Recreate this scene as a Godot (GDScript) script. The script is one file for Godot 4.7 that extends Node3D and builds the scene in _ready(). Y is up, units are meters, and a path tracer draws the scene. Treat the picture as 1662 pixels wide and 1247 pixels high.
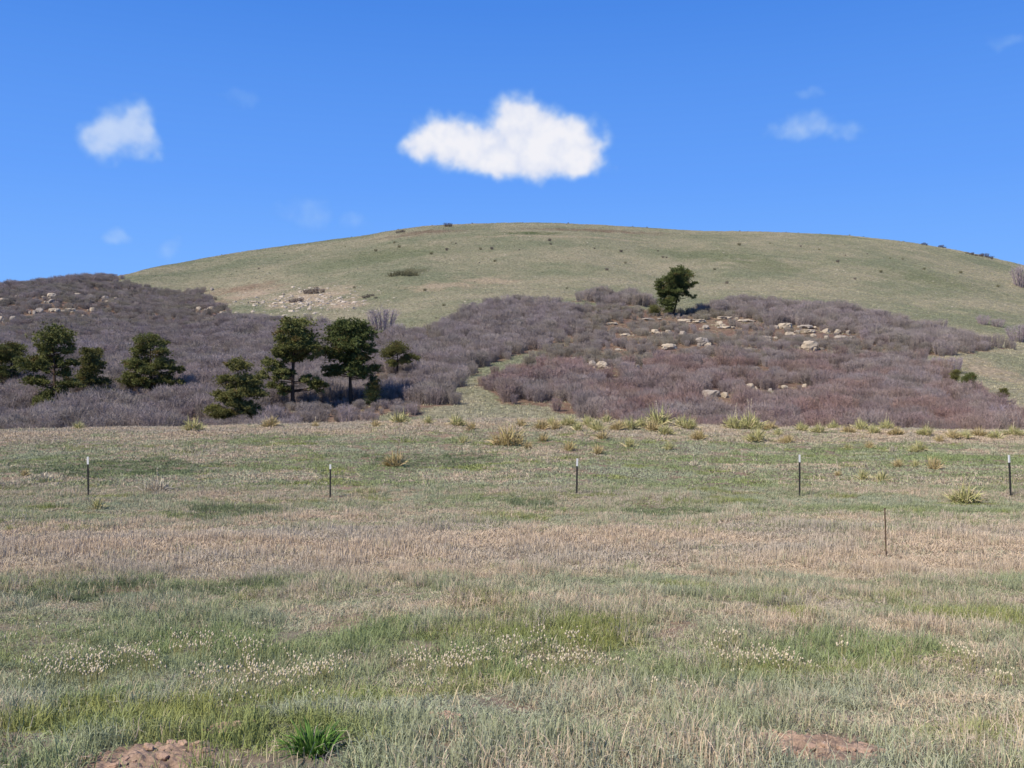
extends Node3D
# A grassy hill with bare oak brush, pines and sandstone, seen across a prairie field with a wire-less line of steel posts.
# Map coordinates: x to the right, d = metres ahead of the viewer (z = -d), height by ground_height(x, d).

const EYE := 1.6
# hill crest by bearing: [x / d, rise / d]
const SKYLINE := [[-1.1540, -0.0110], [-0.8873, 0.0423], [-0.7207, 0.0823], [-0.5540, 0.1050], [-0.4873, 0.1110], [-0.4273, 0.1163], [-0.3873, 0.1257], [-0.3540, 0.1317], [-0.2873, 0.1430], [-0.2207, 0.1523], [-0.1540, 0.1610], [-0.1207, 0.1670], [-0.0873, 0.1710], [-0.0473, 0.1730], [0.0127, 0.1743], [0.0793, 0.1723], [0.1460, 0.1687], [0.2127, 0.1653], [0.2793, 0.1643], [0.3460, 0.1617], [0.4127, 0.1550], [0.4727, 0.1457], [0.5127, 0.1377], [0.5540, 0.1283], [0.7127, 0.0957], [0.9127, 0.0557], [1.1793, 0.0023]]
# how far up towards the crest line the slope stands at each distance
const RISE := [[88, 0], [94, 0.035], [112, 0.147], [138, 0.294], [170, 0.44], [212, 0.588], [266, 0.735], [325, 0.882], [355, 0.94], [380, 0.976], [400, 0.994], [415, 1], [450, 0.99], [520, 0.93], [620, 0.8], [900, 0.5], [1500, 0.2]]
# field profile: [d, height]
const FIELD := [[-40, 0], [0, 0], [4, -0.06], [5.4, -0.33], [7, -0.6], [9.5, -0.78], [12, -0.95], [18, -1.26], [26, -1.55], [36, -1.26], [42, -0.9], [46, -0.64], [49, -0.66], [55, -1.3], [64, -2.6], [76, -3.7], [86, -3.2], [95, -2.6]]
# hump of the field's crest by bearing: [x / d, extra height]
const CREST := [[-1.1540, -0.25], [-0.5540, -0.2], [-0.4207, -0.1], [-0.2873, 0.04], [-0.1873, 0.12], [-0.0873, 0.36], [-0.0207, 0.45], [0.0460, 0.42], [0.1127, 0.22], [0.1793, 0.08], [0.3127, -0.08], [0.5540, -0.24], [1.1793, -0.3]]

var lut_rise := PackedFloat32Array()
var lut_field := PackedFloat32Array()
var lut_sky := PackedFloat32Array()
var lut_crest := PackedFloat32Array()
var noise_bump := FastNoiseLite.new()
var noise_roll := FastNoiseLite.new()
var noise_hill := FastNoiseLite.new()
var noise_patch := FastNoiseLite.new()
var noise_fine := FastNoiseLite.new()
var noise_tint := FastNoiseLite.new()
var rng := RandomNumberGenerator.new()
var names := {}
var oak_zones := []
var oak_boxes: Array[Rect2] = []
var rocks := []
var patches := []
var mounds := []
var pines := []
var field_patches := []

# ---------------------------------------------------------------- interpolation
func smooth_table(table: Array, from: float, step: float, count: int) -> PackedFloat32Array:
	var n := table.size()
	var h := []
	var s := []
	for i in n - 1:
		h.append(table[i + 1][0] - table[i][0])
		s.append((table[i + 1][1] - table[i][1]) / h[i])
	var m := []
	for i in n:
		if i == 0:
			m.append(s[0])
		elif i == n - 1:
			m.append(s[n - 2])
		elif s[i - 1] * s[i] > 0.0:
			var w1: float = 2.0 * h[i] + h[i - 1]
			var w2: float = h[i] + 2.0 * h[i - 1]
			m.append((w1 + w2) / (w1 / s[i - 1] + w2 / s[i]))
		else:
			m.append(0.0)
	var out := PackedFloat32Array()
	out.resize(count)
	var k := 0
	for j in count:
		var x: float = clampf(from + step * j, table[0][0], table[n - 1][0])
		while k < n - 2 and x > table[k + 1][0]:
			k += 1
		var t: float = (x - table[k][0]) / h[k]
		var a: float = table[k][1]
		var b: float = table[k + 1][1]
		out[j] = (1.0 + 2.0 * t) * (1.0 - t) * (1.0 - t) * a + t * (1.0 - t) * (1.0 - t) * h[k] * m[k] + t * t * (3.0 - 2.0 * t) * b + t * t * (t - 1.0) * h[k] * m[k + 1]
	return out

func look(lut: PackedFloat32Array, at: float) -> float:
	var f := clampf(at, 0.0, lut.size() - 1.001)
	var i := int(f)
	return lerpf(lut[i], lut[i + 1], f - i)

func set_noise(n: FastNoiseLite, seed_: int, freq: float, octaves: int) -> void:
	n.noise_type = FastNoiseLite.TYPE_SIMPLEX_SMOOTH
	n.seed = seed_
	n.frequency = freq
	n.fractal_type = FastNoiseLite.FRACTAL_FBM
	n.fractal_octaves = octaves

func ground_height(x: float, d: float) -> float:
	var u := clampf(x / maxf(d, 1.0), -1.15, 1.17)
	var field := 0.0
	if d < 95.0:
		field = look(lut_field, (d + 40.0) * 10.0)
		field += look(lut_crest, (u + 1.2) * 500.0) * smoothstep(30.0, 46.0, d) * (1.0 - smoothstep(50.0, 66.0, d))
		var rough := smoothstep(2.0, 6.0, absf(d) + absf(x))
		field += noise_bump.get_noise_2d(x, d) * 0.045 * rough + noise_roll.get_noise_2d(x, d) * 0.10 * rough
	if d < 78.0:
		return field
	var wide := 0.66 + 0.34 * smoothstep(-0.514, -0.3273, u)
	var dd := 88.0 + (d - 88.0) / wide if d > 88.0 else d
	var low := -0.05233
	var hill := EYE + d * (low + (look(lut_sky, (u + 1.2) * 500.0) - low) * look(lut_rise, dd))
	hill += noise_hill.get_noise_2d(x, d) * 1.3 * smoothstep(100.0, 150.0, d) * (1.0 - 0.75 * smoothstep(330.0, 400.0, dd))
	hill += noise_roll.get_noise_2d(x, d) * 0.22
	var k := smoothstep(78.0, 94.0, d)
	return lerpf(field, hill, k)

func place(x: float, d: float, sink := 0.0) -> Vector3:
	return Vector3(x, ground_height(x, d) - sink, -d)

# ---------------------------------------------------------------- nodes
func numbered(called: String) -> String:
	var n: int = names.get(called, 0)
	names[called] = n + 1
	return called if n == 0 else "%s_%03d" % [called, n]

func thing(called: String, label: String, category: String, at: Vector3, group := "") -> Node3D:
	var o := Node3D.new()
	o.name = numbered(called)
	add_child(o)
	o.position = at
	o.set_meta("label", label)
	o.set_meta("category", category)
	if group:
		o.set_meta("group", group)
	return o

func part(called: String, mesh: Mesh, mat: Material, parent: Node3D, at := Transform3D()) -> MeshInstance3D:
	var o := MeshInstance3D.new()
	o.name = called
	o.mesh = mesh
	o.material_override = mat
	o.transform = at
	parent.add_child(o, true)
	return o

func structure(called: String, mesh: Mesh, mat: Material) -> void:
	var o := MeshInstance3D.new()
	o.name = called
	o.mesh = mesh
	o.material_override = mat
	o.set_meta("kind", "structure")
	add_child(o)

func scatter(called: String, label: String, category: String, mesh: Mesh, mat: Material, spots: Array, tints: PackedColorArray) -> void:
	if spots.is_empty():
		return
	var mm := MultiMesh.new()
	mm.transform_format = MultiMesh.TRANSFORM_3D
	mm.use_colors = true
	mm.mesh = mesh
	mm.instance_count = spots.size()
	for i in spots.size():
		mm.set_instance_transform(i, spots[i])
		mm.set_instance_color(i, tints[i])
	var o := MultiMeshInstance3D.new()
	o.name = numbered(called)
	o.multimesh = mm
	o.material_override = mat
	o.set_meta("kind", "stuff")
	o.set_meta("label", label)
	o.set_meta("category", category)
	add_child(o)

func matte(albedo: Color, rough := 0.95, tinted := true) -> StandardMaterial3D:
	var m := StandardMaterial3D.new()
	m.albedo_color = albedo
	m.roughness = rough
	m.metallic_specular = 0.2
	m.vertex_color_use_as_albedo = tinted
	m.cull_mode = BaseMaterial3D.CULL_DISABLED
	return m

func grain(freq: float, dark: float, light: float, seed_: int, octaves := 5) -> NoiseTexture2D:
	var n := FastNoiseLite.new()
	set_noise(n, seed_, freq, octaves)
	n.fractal_gain = 0.62
	var t := NoiseTexture2D.new()
	t.width = 1024
	t.height = 1024
	t.seamless = true
	t.noise = n
	var ramp := Gradient.new()
	ramp.set_color(0, Color(dark, dark, dark))
	ramp.set_color(1, Color(light, light, light))
	t.color_ramp = ramp
	return t

# ---------------------------------------------------------------- mesh collecting
class Soup:
	var v := PackedVector3Array()
	var n := PackedVector3Array()
	var c := PackedColorArray()
	func tri(a: Vector3, b: Vector3, e: Vector3, col: Color) -> void:
		var m := (e - a).cross(b - a).normalized()
		v.append(a); v.append(b); v.append(e)
		n.append(m); n.append(m); n.append(m)
		c.append(col); c.append(col); c.append(col)
	func quad(a: Vector3, b: Vector3, e: Vector3, f: Vector3, col: Color) -> void:
		tri(a, b, e, col)
		tri(a, e, f, col)
	func tube(a: Vector3, b: Vector3, ra: float, rb: float, sides: int, col: Color) -> void:
		var axis := (b - a).normalized()
		var side := axis.cross(Vector3.RIGHT if absf(axis.x) < 0.8 else Vector3.FORWARD).normalized()
		var other := axis.cross(side)
		for i in sides:
			var t0 := TAU * i / sides
			var t1 := TAU * (i + 1) / sides
			var p0 := side * cos(t0) + other * sin(t0)
			var p1 := side * cos(t1) + other * sin(t1)
			quad(a + p0 * ra, b + p0 * rb, b + p1 * rb, a + p1 * ra, col)
	func box(lo: Vector3, hi: Vector3, col: Color) -> void:
		var p := func(i: int) -> Vector3: return Vector3(hi.x if i & 1 else lo.x, hi.y if i & 2 else lo.y, hi.z if i & 4 else lo.z)
		for f in [[0, 2, 3, 1], [4, 5, 7, 6], [0, 4, 6, 2], [1, 3, 7, 5], [0, 1, 5, 4], [2, 6, 7, 3]]:
			quad(p.call(f[0]), p.call(f[1]), p.call(f[2]), p.call(f[3]), col)
	func mesh() -> ArrayMesh:
		var a := []
		a.resize(Mesh.ARRAY_MAX)
		a[Mesh.ARRAY_VERTEX] = v
		a[Mesh.ARRAY_NORMAL] = n
		a[Mesh.ARRAY_COLOR] = c
		var m := ArrayMesh.new()
		m.add_surface_from_arrays(Mesh.PRIMITIVE_TRIANGLES, a)
		return m

func lattice(columns: int, rows: int, at: Callable, tint: Callable) -> ArrayMesh:
	var v := PackedVector3Array()
	var n := PackedVector3Array()
	var c := PackedColorArray()
	var idx := PackedInt32Array()
	v.resize(columns * rows); n.resize(columns * rows); c.resize(columns * rows)
	for j in rows:
		for i in columns:
			var p: Vector3 = at.call(i, j)
			v[j * columns + i] = p
			c[j * columns + i] = tint.call(p)
	for j in rows:
		for i in columns:
			var a := v[j * columns + maxi(i - 1, 0)]
			var b := v[j * columns + mini(i + 1, columns - 1)]
			var e := v[maxi(j - 1, 0) * columns + i]
			var f := v[mini(j + 1, rows - 1) * columns + i]
			var m := (b - a).cross(f - e).normalized()
			n[j * columns + i] = m if m.y > 0.0 else -m
			if i < columns - 1 and j < rows - 1:
				var k := j * columns + i
				idx.append_array([k, k + columns, k + 1, k + 1, k + columns, k + columns + 1])
	var arr := []
	arr.resize(Mesh.ARRAY_MAX)
	arr[Mesh.ARRAY_VERTEX] = v
	arr[Mesh.ARRAY_NORMAL] = n
	arr[Mesh.ARRAY_COLOR] = c
	arr[Mesh.ARRAY_INDEX] = idx
	var mesh := ArrayMesh.new()
	mesh.add_surface_from_arrays(Mesh.PRIMITIVE_TRIANGLES, arr)
	return mesh

# ---------------------------------------------------------------- what grows where
func in_oak(x: float, d: float) -> int:
	if d < 78.0:
		return -1
	var wx := x + noise_patch.get_noise_2d(x * 3.0, d * 3.0) * 3.0
	var wd := d + noise_patch.get_noise_2d(x * 3.0 + 500.0, d * 3.0) * 7.0
	var p := Vector2(wx, wd)
	for i in oak_zones.size():
		if oak_boxes[i].has_point(p) and Geometry2D.is_point_in_polygon(p, oak_zones[i].at):
			return i
	return -1

# 0 green .. 1 straw, in the field
const STRAW := [[0, .22], [4, .22], [5.5, .22], [7, .18], [8.5, .22], [10, .24], [11.2, .18], [11.9, .2], [12.5, .85], [13.2, .98], [17, 1.0], [18.5, .8], [20.2, .42], [24, .32], [27, .36], [30, .28], [34, .22], [38, .22], [41, .36], [43.5, .72], [50, .8], [60, .4], [95, .35]]
var lut_straw := PackedFloat32Array()

func straw_share(x: float, d: float) -> float:
	var s := look(lut_straw, d * 4.0 + noise_patch.get_noise_2d(x * 3.0, d) * 2.5)
	s += noise_patch.get_noise_2d(x * 2.2 + 91.0, d * 4.5) * 0.55 + noise_fine.get_noise_2d(x * 1.6, d * 2.0) * 0.38
	return clampf(s, 0.0, 1.0)

const SOIL := Color(.27, .235, .165)
const RED_SOIL := Color(.36, .235, .16)
const LITTER := Color(.24, .155, .115)
const HILL_GREEN := Color(.235, .245, .15)
const HILL_STRAW := Color(.375, .335, .225)
const PATCH_TONES := [Color(.47, .37, .26), Color(.42, .34, .23), Color(.31, .225, .155), Color(.13, .125, .07), Color(.10, .13, .05), Color(.23, .175, .12), Color(.165, .19, .095), Color(.40, .34, .23), Color(.36, .29, .16)]

func hill_tone(x: float, d: float) -> Color:
	var s := 0.45 + noise_patch.get_noise_2d(x * 0.35, d * 0.5) * 0.8 + noise_tint.get_noise_2d(x, d) * 0.5
	var c := HILL_GREEN.lerp(HILL_STRAW, clampf(s, 0.0, 1.0))
	for p in patches:
		var e := Vector2((x - p[0]) / p[2], (d - p[1]) / p[3]).length() + noise_tint.get_noise_2d(x * 1.5 + 40.0, d * 1.5) * 0.7
		if e < 1.1:
			c = c.lerp(PATCH_TONES[p[4]], (1.0 - smoothstep(0.1, 1.1, e)) * (.9 if p[4] != 6 else .55))
	return c

func ground_tone(p: Vector3) -> Color:
	var x := p.x
	var d := -p.z
	if d > 72.0:
		var c := hill_tone(x, d)
		if in_oak(x, d) >= 0:
			c = LITTER.lerp(Color(.27, .20, .13), clampf(0.4 + noise_tint.get_noise_2d(x, d) * 0.9, 0.0, 1.0))
		return c
	var c := SOIL.lerp(Color(.30, .25, .165), straw_share(x, d))
	var red := noise_fine.get_noise_2d(x * 1.3 + 300.0, d * 1.3)
	return c.lerp(RED_SOIL, smoothstep(0.25, 0.5, red) * 0.7)

func mound_at(x: float, d: float) -> float:
	for m in mounds:
		var e := Vector2((x - m[0]) / m[2], (d - m[1]) / (m[3] if d > m[1] else m[3] * 1.7)).length() + noise_fine.get_noise_2d(x * 5.0, d * 5.0) * 0.35
		if e < 1.0:
			return 1.0 - e
	return 0.0

# ---------------------------------------------------------------- plants
func blade(s: Soup, root: Vector3, way: Vector3, length: float, width: float, droop: float, col: Color) -> void:
	var side := way.cross(Vector3.UP)
	if side.length() < 0.01:
		side = Vector3.RIGHT
	side = side.normalized().rotated(way.normalized(), rng.randf_range(-1.2, 1.2)) * width * 0.5
	var flat := Vector3(way.x, 0, way.z)
	var mid := root + way * length * 0.55
	var tip := root + way * length * 0.92 + (flat * 0.6 + Vector3.DOWN * 0.5) * length * droop
	s.quad(root - side, mid - side * 0.8, mid + side * 0.8, root + side, col)
	s.tri(mid - side * 0.8, tip, mid + side * 0.8, col)

func tuft(count: int, radius: float, short: float, tall: float, width: float, lean: float, odd: Color, odd_share: float) -> ArrayMesh:
	var s := Soup.new()
	for i in count:
		var a := rng.randf() * TAU
		var r := sqrt(rng.randf()) * radius
		var root := Vector3(cos(a) * r, -0.02, sin(a) * r)
		var b := rng.randf() * TAU
		var way := Vector3(cos(b) * lean * rng.randf(), 1.0, sin(b) * lean * rng.randf()).normalized()
		var k := rng.randf_range(0.75, 1.25)
		var col := Color(k, k, k) * Color(rng.randf_range(.94, 1.06), 1, rng.randf_range(.9, 1.1))
		if rng.randf() < odd_share:
			col = odd * rng.randf_range(.8, 1.2)
		col.a = 1.0
		blade(s, root, way, rng.randf_range(short, tall), width * rng.randf_range(.7, 1.3), rng.randf_range(0.1, 0.8), col)
	return s.mesh()

func oak_mesh(stems: int, twigs: int) -> ArrayMesh:
	# bare many-stemmed brush, about 2 wide and 1 high (scaled when placed)
	var s := Soup.new()
	for i in stems:
		var a := TAU * i / stems + rng.randf_range(-.4, .4)
		var out := sqrt(rng.randf_range(.03, 1.0)) * 0.85
		var foot := Vector3(cos(a) * out * 0.55, -0.06, sin(a) * out * 0.55)
		var top := Vector3(cos(a) * out, 0.62 + 0.33 * (1.0 - out * out * 0.75) * rng.randf_range(.7, 1.15), sin(a) * out)
		var knee := foot.lerp(top, 0.45) + Vector3(rng.randf_range(-.08, .08), 0.03, rng.randf_range(-.08, .08))
		var k := rng.randf_range(.6, .95)
		var bark := Color(k * .95, k * .92, k * .9)
		s.tube(foot, knee, .022, .016, 3, bark)
		s.tube(knee, top, .016, .006, 3, bark)
		for j in twigs:
			var t := rng.randf_range(.15, 1.0)
			var base := foot.lerp(knee, t / 0.45) if t < 0.45 else knee.lerp(top, (t - 0.45) / 0.55)
			var way := Vector3(rng.randf_range(-1, 1) + cos(a) * out * .5, rng.randf_range(.1, 1.1), rng.randf_range(-1, 1) + sin(a) * out * .5).normalized()
			var length := rng.randf_range(.10, .24)
			var end := base + way * length
			var q := rng.randf_range(.78, 1.22)
			var tone := Color(q, q * rng.randf_range(.96, 1.04), q * rng.randf_range(.96, 1.05))
			var side := way.cross(Vector3(rng.randf_range(-1, 1), rng.randf_range(-1, 1), rng.randf_range(-1, 1))).normalized() * rng.randf_range(.0042, .0075)
			s.quad(base - side, end - side * .4, end + side * .4, base + side, tone)
			for k2 in 3:
				var b2 := base.lerp(end, rng.randf_range(.3, 1.0))
				var w2 := (way + Vector3(rng.randf_range(-.9, .9), rng.randf_range(-.2, .9), rng.randf_range(-.9, .9))).normalized()
				var e2 := b2 + w2 * rng.randf_range(.06, .16)
				s.tri(b2 - side * .7, e2, b2 + side * .7, tone)
	return s.mesh()

func needle_tuft(s: Soup, at: Vector3, out: Vector3, size: float, col: Color) -> void:
	for i in 9:
		var way := (out * 0.7 + Vector3(rng.randf_range(-1, 1), rng.randf_range(-.7, 1.1), rng.randf_range(-1, 1))).normalized()
		var side := way.cross(Vector3(rng.randf_range(-1, 1), rng.randf_range(-1, 1), rng.randf_range(-1, 1))).normalized() * size * 0.13
		var k := rng.randf_range(.8, 1.2)
		var tone := Color(col.r * k, col.g * k, col.b * k)
		s.tri(at - side, at + way * size * rng.randf_range(.7, 1.2), at + side, tone)

const NEEDLES := [Color(.150, .158, .055), Color(.170, .168, .060), Color(.118, .140, .050), Color(.07, .09, .043)]

func pine(p: Dictionary, bark: Material, needles: Material) -> void:
	var t := thing("pine_tree", p.label, "tree", place(p.x, p.d, 0.1), "pines on the slope")
	var stem: Array = p.stem
	var tall: float = 0.0
	for q in p.pads:
		tall = maxf(tall, q[1] + q[3])
	var pts := PackedVector3Array()
	for q in stem:
		pts.append(Vector3(q[0], q[1], 0))
	var fat := clampf(tall * 0.026, 0.04, 0.26)
	var s := Soup.new()
	for i in pts.size() - 1:
		var a := pts[i] if i > 0 else pts[0] - Vector3(0, .3, 0)
		s.tube(a, pts[i + 1], fat * (1.0 - 0.72 * i / (pts.size() - 1)), fat * (1.0 - 0.72 * (i + 1) / (pts.size() - 1)), 8, Color(1, 1, 1))
	part("trunk", s.mesh(), bark, t)
	var limbs := Soup.new()
	var crown := Soup.new()
	var pads := []
	var half := 0.0
	for q in p.pads:
		half = maxf(half, absf(q[0]) + q[2])
	var deep := 0.45 if "lone" in p.label else 0.8
	for q in p.pads:
		var reach := clampf(1.0 - absf(q[0]) / half, 0.15, 1.0) * half * 0.75
		var z := rng.randf_range(-.35, .35) * reach
		pads.append([Vector3(q[0], q[1], z), Vector3(q[2] * 1.12, q[3] * 1.3, q[2] * .95) * (.92 if "lone" in p.label else 1.0)])
		# boughs that point towards and away from the viewer, at the same storey
		if rng.randf() < deep:
			var zz := (0.45 + rng.randf() * .35) * reach
			pads.append([Vector3(q[0] * rng.randf_range(.5, .9), q[1] + rng.randf_range(-.3, .2) * q[3], zz), Vector3(q[2] * .72, q[3] * .95, q[2] * .7)])
		if rng.randf() < deep:
			var zb := -(0.45 + rng.randf() * .35) * reach
			pads.append([Vector3(q[0] * rng.randf_range(.5, .9), q[1] + rng.randf_range(-.2, .3) * q[3], zb), Vector3(q[2] * .72, q[3] * .95, q[2] * .7)])
	var size := clampf(tall * 0.034, 0.13, 0.34)
	var base: Color = NEEDLES[p.tone]
	for q in pads:
		var c: Vector3 = q[0]
		var r: Vector3 = q[1]
		# limb from the stem a little lower
		var y := clampf(c.y - r.y * .4 - Vector2(c.x, c.z).length() * .12, 0.1, pts[pts.size() - 1].y)
		var from := pts[pts.size() - 1]
		for i in pts.size() - 1:
			if y >= pts[i].y and y <= pts[i + 1].y:
				from = pts[i].lerp(pts[i + 1], (y - pts[i].y) / maxf(pts[i + 1].y - pts[i].y, .01))
		var knee := from.lerp(c, .55) - Vector3(0, r.y * .25, 0)
		limbs.tube(from, knee, fat * .32, fat * .2, 5, Color(1, 1, 1))
		limbs.tube(knee, c, fat * .2, fat * .07, 4, Color(1, 1, 1))
		var surface := r.x * r.y * 2.0 + r.x * r.z * 1.4
		var n := int(clampf(surface / (size * size) * 6.5, 30, 1300))
		var lump := rng.randf_range(.82, 1.15)
		# each pad is made of smaller boughs
		var boughs := []
		for i in maxi(4, n / 22):
			var w := Vector3(rng.randfn(), rng.randfn() * .9 + .25, rng.randfn()).normalized() * pow(rng.randf(), .4)
			boughs.append([c + Vector3(w.x * r.x, w.y * r.y, w.z * r.z) * .95, rng.randf_range(.75, 1.25), rng.randf() < .08])
			limbs.tube(knee.lerp(c, rng.randf_range(.3, 1.0)), boughs[-1][0], fat * .07, fat * .03, 3, Color(1, 1, 1))
		for i in n:
			var b: Array = boughs[rng.randi() % boughs.size()]
			var w := Vector3(rng.randfn(), rng.randfn() * .7, rng.randfn()) * .5
			var at: Vector3 = b[0] + Vector3(w.x, w.y, w.z) * Vector3(1.25, .8, 1.25) * minf(r.y, r.x) * .55
			var k: float = lump * b[1] * rng.randf_range(.85, 1.15)
			var col := Color(base.r * k, base.g * k, base.b * k)
			if b[2]:
				col = col.lerp(Color(.2, .13, .05), .6)
			needle_tuft(crown, at, ((at - c).normalized() + (at - c) * Vector3(.5, 0, .5)).normalized(), size, col)
	part("branches", limbs.mesh(), bark, t)
	part("crown", crown.mesh(), needles, t)

func rock_mesh(seed_: int, flat: float) -> ArrayMesh:
	var r := RandomNumberGenerator.new()
	r.seed = seed_
	var planes := []
	for i in 11:
		var n := Vector3(r.randfn(), r.randfn(), r.randfn()).normalized()
		planes.append([n, r.randf_range(.5, .9)])
	planes.append([Vector3(r.randf_range(-.15, .15), 1, r.randf_range(-.15, .15)).normalized(), r.randf_range(.55, .75) * flat])
	planes.append([Vector3(0.1, 0.1, 1).normalized(), r.randf_range(.6, .8)])
	var s := Soup.new()
	var cols := 18
	var rows := 11
	var p := []
	for j in rows + 1:
		for i in cols:
			var th := PI * j / rows
			var ph := TAU * i / cols
			var w := Vector3(sin(th) * cos(ph), cos(th), sin(th) * sin(ph))
			var far := 1.0
			for q in planes:
				var k: float = w.dot(q[0])
				if k > 0.05:
					far = minf(far, q[1] / k)
			far *= 1.0 + noise_fine.get_noise_3d(w.x * 6.0 + seed_ * 9.0, w.y * 14.0, w.z * 6.0) * .16
			p.append(w * far)
	for j in rows:
		for i in cols:
			var a: Vector3 = p[j * cols + i]
			var b: Vector3 = p[j * cols + (i + 1) % cols]
			var c: Vector3 = p[(j + 1) * cols + (i + 1) % cols]
			var e: Vector3 = p[(j + 1) * cols + i]
			var k := r.randf_range(.9, 1.06)
			var col := Color(k, k, k)
			if j > 0:
				s.tri(a, b, c, col)
			if j < rows - 1:
				s.tri(a, c, e, col)
	return s.mesh()

func yucca_mesh(count: int, dead_share: float, green: Color, dead: Color) -> ArrayMesh:
	var s := Soup.new()
	for i in count:
		var a := rng.randf() * TAU
		var up := rng.randf_range(.25, 1.5)
		var way := Vector3(cos(a) * cos(up), sin(up), sin(a) * cos(up))
		var length := rng.randf_range(.38, .58)
		var dry := rng.randf() < dead_share or (up < .35 and rng.randf() < .6)
		var k := rng.randf_range(.75, 1.25)
		var col := (dead if dry else green) * k
		col.a = 1.0
		var root := Vector3(cos(a) * .05 + rng.randf_range(-.12, .12), rng.randf_range(-.02, .05), sin(a) * .05 + rng.randf_range(-.12, .12))
		blade(s, root, way, length, rng.randf_range(.016, .03), rng.randf_range(0.0, .22) if not dry else rng.randf_range(.1, .5), col)
	return s.mesh()

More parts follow.
